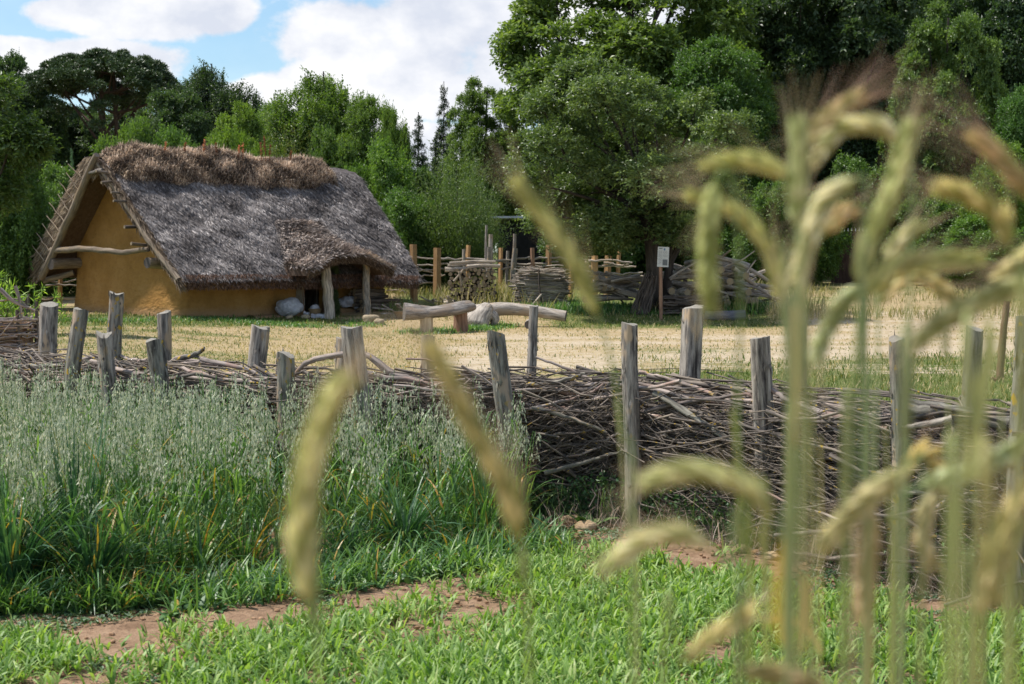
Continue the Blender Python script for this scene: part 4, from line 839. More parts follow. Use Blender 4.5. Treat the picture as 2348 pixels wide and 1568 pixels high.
def make_arch():
    C, r = lobes_ellipsoid(170, 4.3, 10.5, .85, 1, 0, .35); C[:, 2] += 1.2; reg('round', crown(C, r, 24000, 6, .19, .6, 2, zs=.62, up=.8, twig=.42), trunk_mb(4, 11, .38, C, 26, 3), 5.3, 12.6, LF_LIME)
    C, r = lobes_ellipsoid(160, 4.3, 10.5, .9, 11, 0, .35); C[:, 2] += 1.0; reg('dark', crown(C, r, 24000, 6, .185, .58, 12, wild=.1, zs=.65, up=.8, twig=.42), trunk_mb(4, 11, .4, C, 30, 13), 5.3, 12.4, LF_DARK)
    C, r = lobes_ellipsoid(110, 3.4, 9.5, .9, 21, .15, .35); C[:, 2] += .9; reg('mid', crown(C, r, 20000, 6, .16, .58, 22, wild=.12, zs=.65, up=.8, twig=.42), trunk_mb(3, 10, .25, C, 22, 23), 4.2, 11, LF_MID)
    # feathery beech / hornbeam with shoots
    r_ = np.random.default_rng(31); C, r = lobes_ellipsoid(60, 2.8, 5.2, .8, 31); C[:, 2] += 1.0
    Cs = [C]; rs = [r]
    for q in range(30):
        a = r_.uniform(0, 6.28); k = r_.uniform(.2, 1); d = unit(np.array([math.cos(a) * k * 1.2, math.sin(a) * k * 1.2, 1.0])); b = np.array([math.cos(a) * 2.0 * k, math.sin(a) * 2.0 * k, 5.0 - 1.2 * k]); t = np.arange(0, r_.uniform(.9, 2.0), .25)
        Cs.append(b + d * t[:, None]); rs.append(np.linspace(.42, .1, len(t)))
    C = np.concatenate(Cs); r = np.concatenate(rs); reg('feather', crown(C, r, 17000, 6, .14, .5, 32, twig=.4, flat=1.6, droop=.1), trunk_mb(3, 6.5, .2, C, 30, 33), 3.6, 8.2, LF_MID)
    # bush
    C, r = lobes_ellipsoid(95, 1.75, 3.3, .36, 41); C[:, 2] = C[:, 2] * .95; reg('bush', crown(C, r, 9000, 6, .10, .58, 42, twig=.3, wild=.3, up=.7, zs=.8), trunk_mb(.8, 2.8, .07, C, 14, 43), 2.15, 3.6, LF_MID)
    # willow bush: narrow leaves on upright fanning shoots
    r_ = np.random.default_rng(51); mb = MB(); n = 900; a = r_.uniform(0, 6.28, n); lean = r_.uniform(0, .75, n); Ls = r_.uniform(1.8, 4.0, n) * (1 - .25 * lean); b0 = np.stack([np.cos(a) * r_.uniform(0, .9, n), np.sin(a) * r_.uniform(0, .9, n), np.zeros(n)], -1)
    for j in range(46):
        f = r_.uniform(.12, 1, n); th = lean * (.5 + .9 * f); p = b0 + (Ls * f)[:, None] * np.stack([np.sin(th) * np.cos(a), np.sin(th) * np.sin(a), np.cos(th)], -1) + r_.normal(0, .07, (n, 3))
        leaves(mb, p, np.stack([np.cos(a), np.sin(a), np.full(n, .4)], -1) + r_.normal(0, .7, (n, 3)), r_.normal(0, .6, (n, 3)) + [0, 0, 1], .12, .026, np.clip(.25 + .45 * f + r_.normal(0, .18, n), 0, 1), .1)
    C = np.stack([np.cos(a) * 1.2, np.sin(a) * 1.2, 2.5 + 0 * a], -1); reg('willow', mb, trunk_mb(.6, 3, .05, C, 30, 53), 2.5, 4.1, LF_WIL)
    # umbrella pine
    r_ = np.random.default_rng(61); Cs = []; rs = []
    for q in range(300):
        a = r_.uniform(0, 6.28); k = r_.random() ** .5; R = 6.2 * k; z = 15.6 - 2.6 * k ** 2.4 + r_.normal(0, .2)
        if r_.random() < .12: z -= r_.uniform(1.2, 3.0); R *= 1.0
        Cs.append([math.cos(a) * R, math.sin(a) * R, z]); rs.append(r_.uniform(.5, .8))
    for q in range(34):     # low hanging boughs
        a = r_.uniform(0, 6.28); Cs.append([math.cos(a) * 4.0 * r_.uniform(.3, 1), math.sin(a) * 4.0 * r_.uniform(.3, 1), r_.uniform(3, 7)]); rs.append(.7)
    C = np.array(Cs); r = np.array(rs); mb = crown(C, r, 44000, 5, .24, .28, 62, twig=.18, droop=-.4, up=.9, zs=.5, flat=.4, fold=0)
    tr = MB()
    for (bx, tx, rr) in ((0, .3, .34), (1.0, 2.4, .26)):
        P = bez([[bx + 1.2, 0, -.4], [bx + .9, 0, 4], [bx, .2, 9], [bx - .3, .2, 14.6]], 12); tube(tr, P, np.linspace(rr, rr * .5, 12), 9, .5, .04)
        for q in range(9):
            c = C[r_.integers(300)]; a = P[r_.integers(7, 12)]; tube(tr, bez([a, (a + c) / 2 + [0, 0, -.3], c], 6), np.linspace(.14, .04, 6), 6, .4, cap=False)
    reg('pine', mb, tr, 6.8, 16.2, LF_NEED, MW_PINE)
    # conifer
    r_ = np.random.default_rng(71); Cs = []; rs = []
    for z in np.arange(.8, 9.6, .42):
        R = 1.9 * (1 - z / 10) + .1
        for q in range(7): a = r_.uniform(0, 6.28); Cs.append([math.cos(a) * R * .7, math.sin(a) * R * .7, z + r_.normal(0, .1)]); rs.append(max(.14, R * .42))
    C = np.array(Cs); r = np.array(rs); reg('conifer', crown(C, r, 13000, 5, .17, .3, 72, twig=.16, droop=.15, zs=.45, fold=0), trunk_mb(5, 9.8, .16, C, 0, 73), 1.9, 10.2, LF_NEED)
make_arch()
def tree(arch, label, px, top, hw, Y, col=(1, 1, 1), cat='tree', name='tree', group=None, base=None, rz=None, leaf=None, zmul=1.0):
    cd, td, R, H = ARCH[arch]; c = at(px, 600, Y); zb = float(gz(c[0], Y)) if base is None else base
    ht = at(px, top, Y)[2] - zb; w = hw * Y / FPX
    e = empty(name, (c[0], Y, zb), label, cat, group); e.rotation_euler[2] = RNG.uniform(0, 6.28) if rz is None else rz
    s = w / R; e.scale = (s, s, ht / H)
    a = bpy.data.objects.new('crown', cd); b = bpy.data.objects.new('trunk', td)
    for o in (a, b): COL.objects.link(o); o.parent = e
    a.color = (*col, 1)
    if leaf is not None: a.material_slots[0].link = 'OBJECT'; a.material_slots[0].material = leaf
    return e
BW = 'broadleaf trees of the wood behind'; BU = 'bushes along the wood edge'
def place_trees():
    T = tree
    T('dark', 'dark broadleaf tree rising at the far left edge left of the flat-topped pine', 5, 130, 95, 108, (0.88, 0.98, 0.95), group=BW)
    T('pine', 'tall umbrella pine with a wide flat crown and bare twin trunks', 245, 118, 168, 98, (1.25, 1.30, 1.10), name='pine_tree', cat='pine tree', rz=.2)
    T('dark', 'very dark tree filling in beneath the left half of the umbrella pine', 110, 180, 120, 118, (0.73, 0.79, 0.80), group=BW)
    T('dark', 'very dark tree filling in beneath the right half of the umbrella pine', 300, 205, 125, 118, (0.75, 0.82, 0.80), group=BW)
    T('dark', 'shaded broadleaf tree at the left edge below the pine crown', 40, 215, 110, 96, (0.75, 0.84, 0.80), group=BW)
    T('feather', 'dark blue-green spiky-topped tree between the pine and the sunlit thicket', 490, 165, 118, 90, (0.63, 0.70, 0.75), group=BW, leaf=LF_DARK)
    T('dark', 'dull green tree to the right of the pine trunks behind the hut', 400, 215, 100, 86, (0.91, 1.00, 0.98), group=BW)
    T('mid', 'bright green sunlit young tree above the middle of the hut ridge', 545, 243, 72, 66, (1.35, 1.25, 0.95), group=BW)
    T('feather', 'feathery hornbeam with upright shoots above the right half of the hut ridge', 745, 183, 130, 74, (1.10, 1.05, 0.95), group=BW, rz=1.2)
    T('mid', 'rounded tree tucked left of the feathery hornbeam', 640, 245, 85, 78, (0.98, 1.00, 0.95), group=BW)
    T('mid', 'rounded leafy tree just right of the feathery hornbeam', 850, 232, 75, 71, (1.15, 1.10, 0.95), group=BW, rz=2)
    T('bush', 'small arching sapling against the sky right of the hut roof', 900, 252, 44, 62, (1.35, 1.25, 0.95), group=BW, rz=4)
    T('mid', 'dark green tree low in the gap between the hornbeam and the conifers', 925, 345, 70, 84, (0.73, 0.84, 0.88), group=BW)
    T('conifer', 'slender dark spruce standing alone in the sky gap', 1018, 212, 46, 96, (0.88, 0.95, 0.98), name='spruce_tree', cat='spruce')
    T('conifer', 'shorter dark conifer left of the slender spruce in the sky gap', 960, 278, 48, 90, (1.00, 1.10, 1.10), name='spruce_tree', cat='spruce')
    T('conifer', 'low dark conifer at the foot of the slender spruce', 1000, 330, 60, 88, (0.88, 0.95, 0.95), name='spruce_tree', cat='spruce')
    T('conifer', 'tiny pale blue spruce in the shade under the umbrella pine', 168, 352, 16, 74, (3.20, 3.60, 4.60), name='spruce_tree', cat='spruce')
    T('round', 'huge lime tree with yellow-green foliage running out of the top of the picture', 1440, -190, 285, 76, (0.98, 1.00, 0.98), name='lime_tree', cat='lime tree', rz=.5)
    T('round', 'lower yellow-green lime tree on the left shoulder of the huge lime', 1115, 190, 88, 80, (0.95, 1.00, 0.91), name='lime_tree', cat='lime tree')
    T('dark', 'dark bluish tree filling the top right beyond the rye ears', 1880, -160, 215, 80, (0.84, 0.93, 1.00), group=BW)
    T('dark', 'dark tree between the huge lime and the bluish tree at the top', 1690, -60, 150, 84, (0.77, 0.88, 0.88), group=BW)
    T('mid', 'mid-green tree with a domed top just right of the apple tree crown', 1640, 100, 125, 68, (0.75, 0.86, 0.84), group=BW)
    T('round', 'paler grey-green lime tree towards the top right corner', 2165, 15, 125, 72, (0.86, 0.95, 0.98), name='lime_tree', cat='lime tree')
    T('dark', 'dark tree running out of the top right corner of the picture', 2330, -120, 170, 82, (0.80, 0.95, 0.98), group=BW)
    T('dark', 'tall dark tree between the bluish tree and the paler grey-green lime', 2060, -120, 170, 84, (0.88, 0.98, 1.00), group=BW)
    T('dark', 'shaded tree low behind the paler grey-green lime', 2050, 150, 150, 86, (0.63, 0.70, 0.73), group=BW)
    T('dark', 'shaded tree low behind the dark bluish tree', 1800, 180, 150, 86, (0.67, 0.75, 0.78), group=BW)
    T('mid', 'fresh green tree at the right edge below the dark corner tree', 2350, 205, 80, 66, (0.73, 0.91, 0.88), group=BW)
    # bushes and understorey
    B = lambda lb, px, top, hw, Y, col, arch='bush', leaf=None: T(arch, lb, px, top, hw, Y, col, 'bush', 'bush', BU, leaf=leaf)
    B('tall dark bush at the left picture edge beneath the shaded tree', 20, 318, 95, 48, (0.91, 0.98, 0.95))
    B('rounded mid-green bush left of the hut gable below the tiny blue spruce', 150, 385, 95, 56, (0.98, 1.00, 0.98))
    B('low dark bush behind the left rail fence', 50, 450, 110, 53, (0.73, 0.80, 0.80))
    B('dark bush touching the back slope of the hut roof', 215, 450, 70, 58, (0.70, 0.77, 0.77))
    B('airy light green bush behind the peak of the hut gable', 300, 285, 82, 66, (1.10, 1.10, 0.95))
    B('grey-green bush behind the left third of the hut ridge', 400, 300, 85, 67, (0.98, 1.05, 1.05))
    B('yellow-green bush showing above the middle of the ridge', 545, 305, 75, 62, (1.50, 1.40, 0.98))
    B('pale weedy thicket behind the right third of the hut ridge', 650, 310, 85, 62, (1.20, 1.00, 0.88), 'willow')
    B('olive bush behind the rusty stalks on the ridge', 755, 300, 75, 63, (1.00, 0.98, 0.95))
    B('leafy hazel bush hugging the right verge of the hut roof', 875, 330, 85, 60, (1.15, 1.20, 0.98))
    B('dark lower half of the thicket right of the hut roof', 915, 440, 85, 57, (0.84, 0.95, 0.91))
    B('pale willow bush with narrow leaves standing behind the firewood stack', 1048, 335, 105, 57, (1.05, 1.10, 0.98), 'willow')
    B('lower willow bush just left of the pale shed roof', 1080, 410, 65, 59, (0.91, 1.00, 0.91), 'willow')
    B('shaded bush behind the orange fence posts', 985, 470, 85, 58, (0.88, 0.98, 0.95))
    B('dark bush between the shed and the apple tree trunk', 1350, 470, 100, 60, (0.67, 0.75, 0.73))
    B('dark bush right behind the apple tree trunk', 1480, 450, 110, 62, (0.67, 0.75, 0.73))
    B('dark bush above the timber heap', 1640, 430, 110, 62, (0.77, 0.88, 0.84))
    B('leafy mid-green bush seen through the left rye ears', 1760, 420, 90, 60, (0.95, 1.00, 0.95))
    B('pale bush left of the brown gate', 1855, 440, 80, 63, (0.98, 1.05, 0.98))
    B('mid-green bush over the top of the brown gate', 1960, 365, 95, 68, (0.88, 0.95, 0.91))
    B('dark bush right of the brown gate', 2060, 420, 90, 67, (0.80, 0.91, 0.88))
    B('grey-green bush in the centre of the right-hand thicket', 2160, 440, 95, 62, (0.88, 0.95, 0.91))
    B('bright fresh green bush at the right picture edge', 2310, 330, 95, 58, (1.30, 1.30, 0.88))
    B('low bright bush beneath the fresh green one at the right edge', 2270, 500, 110, 57, (1.00, 1.10, 0.88))
    for i, (px, top) in enumerate(((-60, 250), (1240, 300), (1560, 330), (1720, 300), (1900, 280), (2240, 300), (2420, 350))):
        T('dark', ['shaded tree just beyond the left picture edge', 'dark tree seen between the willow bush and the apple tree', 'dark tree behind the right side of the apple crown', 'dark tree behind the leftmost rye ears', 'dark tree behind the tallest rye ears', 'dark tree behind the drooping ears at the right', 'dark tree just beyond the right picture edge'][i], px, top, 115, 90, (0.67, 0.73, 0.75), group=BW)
place_trees()
def apple():
    b = G(1488, 716); r_ = np.random.default_rng(81); Y = b[1]
    e = empty('apple_tree', b, 'broad spreading apple tree with glossy dark leaves and a thick leaning double trunk', 'apple tree')
    Cs = []; rs = []
    out = [(1240, 250, 60), (1330, 190, 60), (1210, 330, 50), (1270, 350, 80), (1380, 260, 90), (1460, 200, 55), (1470, 300, 90), (1560, 290, 80), (1640, 300, 60), (1690, 300, 40), (1600, 370, 80), (1230, 430, 60), (1310, 450, 80), (1400, 400, 90), (1500, 410, 90), (1580, 460, 70), (1290, 530, 60), (1380, 530, 70), (1460, 500, 70), (1540, 540, 50), (1640, 470, 55), (1335, 160, 30), (1410, 175, 35), (1520, 235, 45), (1240, 500, 40), (1700, 350, 35), (1600, 250, 40), (1350, 330, 70), (1420, 560, 40), (1330, 570, 35), (1660, 400, 45), (1180, 380, 25), (1290, 220, 50), (1390, 210, 45)]
    for (x, y, rp) in out:
        for q in range(3):
            dy = r_.uniform(-2.6, 2.2) * min(1, rp / 60) ; p = at(x + r_.normal(0, 12), y + r_.normal(0, 10), Y - .3 + dy); Cs.append(p - b); rs.append(rp * Y / FPX * r_.uniform(.65, 1.0))
    C = np.array(Cs); rad = np.array(rs); mb = crown(C, rad * .82, 17000, 6, .115, .55, 82, twig=.3, wild=.2, droop=.0, up=.75, zs=.65)
    for q in range(60):     # shoots
        i = r_.integers(len(C)); p = C[i] + unit(r_.normal(size=3) + [0, 0, .8]) * rad[i]; n = 40; t = r_.random(n); d = unit(np.array([r_.normal(0, .5), r_.normal(0, .5), 1])); Lq = r_.uniform(.3, .7)
        leaves(mb, p + d * (t * Lq)[:, None], r_.normal(0, 1, (n, 3)) + d * .7, r_.normal(0, .6, (n, 3)) + [0, 0, 1], .09, .05, r_.uniform(.3, 1, n), .2)
    o = mb.build('crown', LF_APPLE, e, False); o.color = (1, 1, 1, 1)
    mb = MB(); K = 16; P = bez([b + [.05, 0, -.3], at(1495, 690, Y), at(1497, 620, Y), at(1492, 560, Y), at(1484, 510, Y), at(1470, 430, Y)], K) - b; seg = 18; th = np.linspace(0, 2 * np.pi, seg, endpoint=False)
    pr = 1 + .16 * np.sin(3 * th + 1)[None] * np.linspace(1, .3, K)[:, None] + .07 * np.sin(7 * th)[None] * np.ones((K, 1)); tube(mb, P, np.interp(np.linspace(0, 1, K), [0, .08, .3, .6, 1], [.44, .30, .24, .21, .15]), seg, .5, prof=pr)
    tube(mb, bez([b + [.5, .1, -.2], at(1528, 660, Y + .2), at(1535, 600, Y + .2), at(1545, 540, Y + .2), at(1560, 460, Y)], 12) - b, np.linspace(.17, .09, 12), 12, .4, .04)
    tube(mb, bez([at(1530, 610, Y + .2), at(1552, 575, Y + .1), at(1580, 540, Y)], 7) - b, np.linspace(.12, .06, 7), 9, .4, .04)
    for q in range(34):
        c = C[r_.integers(len(C))]; a = P[r_.integers(9, 16)]; tube(mb, bez([a, (a + c) / 2 + r_.normal(0, .25, 3), c], 7), np.linspace(.09, .02, 7), 6, .4, cap=False)
    mb.build('trunk', MW_TRUNK, e)
    mb = MB(); n = 130; s = np.linspace(0, 1, 5); t = r_.random(n)      # bundle of sticks leaning on the trunk
    a0 = G(1445, 720); a1 = G(1500, 722); base = a0 + (a1 - a0) * t[:, None] * .75; base[:, 1] -= .2 * r_.random(n); top = at(1478, 632, Y - .4) + np.stack([t * .35, r_.uniform(-.1, .1, n), r_.uniform(-.45, .1, n)], -1)
    Pp = base[:, None] + (top - base)[:, None] * s[None, :, None] * r_.uniform(.8, 1.08, (n, 1, 1)) + r_.normal(0, .02, (n, 5, 3)); tubes(mb, Pp, np.repeat(r_.uniform(.012, .025, n)[:, None], 5, 1), 5, r_.random(n))
    solo(mb, a0, 'stick_bundle', MW_DARK, 'sheaf of long dark sticks leaning against the left side of the apple trunk', 'stick bundle', kind='stuff')
apple()
def near_left_tree():
    r_ = np.random.default_rng(91); Y = 34; b = at(-60, 700, Y); b[2] = 0; e = empty('young_tree', b, 'overhanging leafy tree with pale olive leaves at the left picture edge', 'tree')
    C = np.array([at(x, y, Y + dy) for x, y, dy in [(-60, 230, 0), (-20, 260, .4), (-10, 330, 0), (25, 330, -.3), (50, 350, .2), (10, 390, .3), (-40, 400, 0), (-70, 320, .5), (40, 300, 0), (5, 430, 0), (0, 215, 0), (70, 330, 0), (10, 450, .3)]]) - b
    o = crown(C, np.full(len(C), .42), 1500, 6, .13, .42, 92, twig=.3).build('crown', LF_WIL, e, False); o.color = (.75, .85, .6, 1)
    trunk_mb(2.5, 4.4, .1, C, 14, 93).build('trunk', MW_TRUNK, e)
near_left_tree()

# ------------------------------------------------------------------ grass in the yard and by the back fence
def yard_grass():
    n = 170000; mb = MB(); Y = 11 + 36 * RNG.random(n) ** 1.25; X = (RNG.random(n) * 2.25 - 1) * (.36 * Y + .5); d = Y - fy(X); k = d > .75; X, Y = X[k], Y[k]
    s, g, so = masks(X, Y); r = RNG.random(len(X)); P3 = np.stack([X, Y, 0 * X], -1); pat = sn(P3, 1.7, 71)
    keep = r < np.clip(.55 - .75 * s + .25 * g + .25 * pat, .03, 1); X, Y, g, s, pat = X[keep], Y[keep], g[keep], s[keep], pat[keep]; n = len(X)
    inh = ((X - HF[0]) * UA[0] + (Y - HF[1]) * UA[1] > -.1) & ((X - HF[0]) * VA[0] + (Y - HF[1]) * VA[1] > -.1); X, Y, g, s, pat = [a[~inh] for a in (X, Y, g, s, pat)]; n = len(X)
    B = np.stack([X, Y, gz(X, Y) - .01], -1); green = RNG.random(n) < np.clip(g * .85 + .2 * pat, .05, .9)
    ln = RNG.uniform(.025, .07, n) * (1 + .7 * (g > .6)) * (1 + .01 * Y); rn = np.where(green, RNG.uniform(0, .33, n), RNG.uniform(.45, 1, n))
    blades(mb, B, RNG.uniform(0, 6.28, n), ln, .004 + .00042 * Y * RNG.uniform(.6, 1.2, n), RNG.uniform(.1, 1.0, n), RNG.uniform(.1, 1.0, n), rn, K=2, prof=np.array([.8, 1, .1]))
    o = mb.build('yard_grass', LF_YARD, None, False); tag(o, 'short straw-coloured and green grass of the trodden yard', 'grass', kind='stuff')
    # taller seedheads and weeds behind the fence
    mb = MB(); n = 5000; X = RNG.uniform(-4.5, 6, n); Y = fy(X) + .7 + RNG.random(n) ** 1.5 * 4; B = np.stack([X, Y, gz(X, Y)], -1)
    blades(mb, B, RNG.uniform(0, 6.28, n), RNG.uniform(.1, .3, n), .005, RNG.uniform(0, .4, n), RNG.uniform(0, .8, n), np.where(RNG.random(n) < .45, RNG.uniform(0, .3, n), RNG.uniform(.4, 1, n)), K=3, prof=np.array([.7, 1, .7, .2]))
    tag(mb.build('grass_behind_fence', LF_YARD, None, False), 'thin wiry grass growing just behind the brushwood fence', 'grass', kind='stuff')
    mb = MB(); n = 42000; Y = RNG.uniform(45.5, 60, n); px = RNG.uniform(870, 2450, n); X = (px - CX) / FPX * Y
    P3 = np.stack([X, Y, 0 * X], -1); pt = sn(P3, .9, 72); den = np.where(px < 1800, 1.0, .45) * np.clip(.5 + .8 * pt, .08, 1) * np.where((px > 1290) & (px < 1760), np.where(Y < 47, .0, .5), 1); k = RNG.random(n) < den
    k &= ~((px > 880) & (px < 1320) & (Y < 49.6) & (RNG.random(n) < .8))
    hx = (X - HF[0]) * VA[0] + (Y - HF[1]) * VA[1]; k &= ~((hx < 9.2) & (px < 1000))
    X, Y, pt = X[k], Y[k], pt[k]; n = len(X); B = np.stack([X, Y, gz(X, Y)], -1); tall = np.clip(.35 + .45 * pt, .12, .8) * (1 - .5 * sst((X - 8) / 3))
    blades(mb, B, RNG.uniform(0, 6.28, n), tall * RNG.uniform(.5, 1.5, n), RNG.uniform(.012, .028, n), RNG.uniform(0, .35, n), RNG.uniform(.1, 1.1, n), np.where(RNG.random(n) < .38, RNG.uniform(0, .2, n), RNG.uniform(.25, 1, n)), K=3, prof=np.array([.7, 1, .8, .3]))
    tag(mb.build('tall_dry_grass', LF_DRY, None, False), 'tall half-dry grass round the wood stacks and back fence', 'grass', kind='stuff')
    # green weeds round feet of things
    mb = MB(); spots = [(985, 762, 60, .12, 900), (1090, 756, 50, .14, 900), (1130, 750, 60, .12, 800), (1400, 712, 120, .22, 3000), (1560, 716, 120, .2, 3000), (1680, 712, 90, .35, 3500), (900, 706, 40, .3, 1500), (560, 738, 180, .09, 3500), (250, 736, 160, .08, 2500), (1240, 712, 90, .22, 2200), (830, 744, 60, .1, 700), (1330, 705, 60, .25, 1200)]
    for (px, py, w, h, n) in spots:
        g = G(px, py); X = g[0] + RNG.normal(0, w * g[1] / FPX * .5, n); Y = g[1] + RNG.normal(0, .55, n); B = np.stack([X, Y, gz(X, Y)], -1)
        blades(mb, B, RNG.uniform(0, 6.28, n), h * RNG.uniform(.4, 1.3, n), RNG.uniform(.014, .03, n), RNG.uniform(0, .7, n), RNG.uniform(.2, 1.2, n), RNG.uniform(0, .8, n), K=2, prof=np.array([.8, 1, .1]))
    tag(mb.build('green_grass', LF_OAT, None, False), 'lush green grass round the bench, logs, hut wall and tree foot', 'grass', kind='stuff')
yard_grass()

# ------------------------------------------------------------------ brushwood fence
def stake(root, px, ty, w, depth=None, row=0, lean=0, mat=None, lb=None, top='flat', dyr=0, by=None, name='post'):
    # find X on the fence line at this pixel column
    Y = 10.0
    for _ in range(30): X = (px - CX) / FPX * Y; Y = float(fy(X)) + (-.31 if row == 0 else .62) + dyr
    t = at(px, ty, Y); b = np.array([t[0] - lean, Y, float(gz(t[0], Y)) - .2]); r = w * Y / FPX / 2; K, seg = 30, 40; s = np.linspace(0, 1, K); th = np.linspace(0, 2 * np.pi, seg, endpoint=False)
    P = b + (t - b) * s[:, None]; ww = RNG.normal(0, .35 * r, 2); P[:, 0] += ww[0] * np.sin(s * math.pi * RNG.uniform(1.1, 2.4)) * .6; P[:, 1] += ww[1] * np.sin(s * math.pi)
    q = np.stack([np.cos(th)[None] * np.ones((K, 1)), np.sin(th)[None] * np.ones((K, 1)), s[:, None] * np.ones(seg)], -1); sd_ = RNG.integers(1000)
    pr = 1 + .17 * sn(q * [1, 1, .6], 1.9, sd_, 3) + .07 * sn(q * [1, 1, 5.], 3.0, sd_ + 1, 3) + .03 * RNG.normal(size=(1, seg))
    for c in range(RNG.integers(2, 5)):      # drying cracks
        a = RNG.uniform(2.6, 6.6); dth = np.abs((th - a + math.pi) % (2 * math.pi) - math.pi); pr = pr - .45 * np.exp(-(dth / .10) ** 2)[None] * sst((s - RNG.uniform(.1, .5)) * 3)[:, None]
    mb = MB(); rad = r * np.interp(s, [0, .1, 1], [1.1, 1.08, .95]); i0 = mb.n
    tube(mb, P, rad, seg, RNG.uniform(.3, .9), prof=pr)
    V = mb.V[0].reshape(K, seg, 3); jag = r * .12 * RNG.normal() * np.sin(2 * th + RNG.uniform(0, 6)) + r * .08 * sn(np.stack([np.cos(th), np.sin(th), 0 * th], -1), 3, sd_ + 3) + r * np.cos(th - RNG.uniform(0, 6.28)) * RNG.uniform(.05, .35); V[-1, :, 2] += jag; V[-2, :, 2] += jag * .7
    cp = mb.V[2]; cp[:seg, 2] += jag; cp[seg, 2] += jag.mean()
    # loose bark flakes
    n = 46; si = RNG.integers(3, K - 1, n); ti = RNG.integers(0, seg, n); Pf = V[si, ti]; Nf = unit(Pf - P[si]); leaves(mb, Pf + Nf * .001, np.array([0, 0, 1.]) * RNG.choice([-1, 1], (n, 1)) + Nf * .22, Nf, RNG.uniform(.02, .09, n), RNG.uniform(.008, .026, n), RNG.uniform(0, 1, n), .1)
    if RNG.random() < .7:     # knot stub
        k = RNG.integers(8, K - 4); a = RNG.choice([0, seg // 2]) + RNG.integers(-3, 3); p = V[k, a % seg]; nf = unit(p - P[k]); tube(mb, [P[k], p + nf * r * .35 + [0, 0, r * .3]], [r * .35, r * .22], 8, .4, .05)
    mat = mat or (MW_POST if RNG.random() < .55 else MW_BARK); return part(mb, root, name, mat, lb)
def brush_fence():
    root = empty('brushwood_fence', (0, 10, 0), 'low fence of branches and twigs heaped between two rows of rough wooden stakes', 'fence')
    fr = [(182, 710, 34, 'bark'), (237, 765, 36, 'post'), (355, 780, 40, 'bark'), (652, 812, 38, 'bark'), (815, 750, 50, 'post'), (1137, 762, 40, 'bark'), (1445, 742, 37, 'post'), (1741, 774, 46, 'post'), (2056, 776, 38, 'bark'), (2352, 722, 60, 'bark')]
    leans = [.06, -.10, -.14, -.05, -.12, -.16, -.01, -.09, -.04, .0]
    labs = ['bark-covered stake with orange lichen', 'short stake with a split tan side', 'thick dark bark stake leaning left', 'short forked-top stake', 'stout leaning stake with a cracked top', 'leaning lichen-spotted stake', 'straight grey stake with a long crack', 'tall pale stake split at the top', 'peeling birch-like stake with lichen', None]
    for (px, ty, w, mt), ln, lb in zip(fr, leans, labs): stake(root, px, ty, w, row=0, lean=ln, mat=MW_BARK if mt == 'bark' else MW_POST, lb=lb, top='jag')
    bk = [(115, 697, 42, .05, MW_POST), (264, 673, 34, .02, MW_BARK), (376, 716, 34, .03, MW_POST), (598, 750, 44, .13, MW_POST), (784, 776, 34, -.0, MW_POST), (981, 770, 32, 0, MW_BLOCK), (1225, 702, 22, .06, MW_POST), (1585, 705, 50, .0, MW_POST), (1829, 732, 38, -.02, MW_POST), (2232, 752, 42, .04, MW_POST), (642, 808, 22, .05, MW_POST)]
    for (px, ty, w, ln, mt) in bk: stake(root, px, ty, w, row=1, lean=ln, mat=mt)
    # long path frame
    def fr_pt(x, off, z):
        x = np.asarray(x, float); y = fy(x); dx = .15; ty = (fy(x + dx) - fy(x - dx)) / (2 * dx); nn = np.sqrt(1 + ty ** 2); return np.stack([x - off * -ty / nn * -1 * 0 - off * ty / nn, y + off / nn, z + 0 * x], -1)
    # 100 named branches: the rods on top and the largest on the front
    cnt = 0
    def branch(x0, x1, off0, off1, z0, z1, r0, r1, mat=MW_STICK, kink=.02, n=12, rnd=None):
        x = np.linspace(x0, x1, n); o = np.linspace(off0, off1, n) + .05 * np.sin(np.linspace(0, RNG.uniform(3, 7), n) + RNG.uniform(0, 6)); z = np.linspace(z0, z1, n) + .02 * np.sin(np.linspace(0, RNG.uniform(2, 6), n) + RNG.uniform(0, 6))
        P = fr_pt(x, o, z); P[1:-1] += RNG.normal(0, kink * .5, (n - 2, 3)) * [.3, 1, 1]; mb = MB(); rr = np.linspace(r0, r1, n) * RNG.uniform(.92, 1.1, n); tube(mb, P, rr, 8, RNG.uniform(.35, 1) if rnd is None else rnd, .04)
        for q in range(RNG.integers(1, 4)):
            k = RNG.integers(2, n - 1); d = unit(RNG.normal(size=3) + [0, -.4, .5]); tube(mb, [P[k], P[k] + d * RNG.uniform(.02, .12)], [r1 * .6, r1 * .3], 5, .6)
        return part(mb, root, 'branch', mat)
    for i in range(62):
        L_ = RNG.uniform(.7, 2.0); c = RNG.uniform(-4.0, 3.0); o = RNG.uniform(-.1, .5); z = .84 - .0 * abs(o) - RNG.uniform(0, .16) + .02 * math.sin(c * 3); d = RNG.normal(0, .05); s = RNG.choice([-1, 1]); r = RNG.uniform(.008, .02)
        branch(c - s * L_ / 2, c + s * L_ / 2, o, o + RNG.normal(0, .12), z - d, z + d, r, r * .55)
    for i in range(28):
        L_ = RNG.uniform(.5, 1.3); c = RNG.uniform(-1.5, 2.8); z = RNG.uniform(.3, .72); d = RNG.normal(0, .12); s = RNG.choice([-1, 1]); r = RNG.uniform(.007, .017)
        branch(c - s * L_ / 2, c + s * L_ / 2, -.14, -.1, z - d, z + d, r, r * .5, kink=.03)
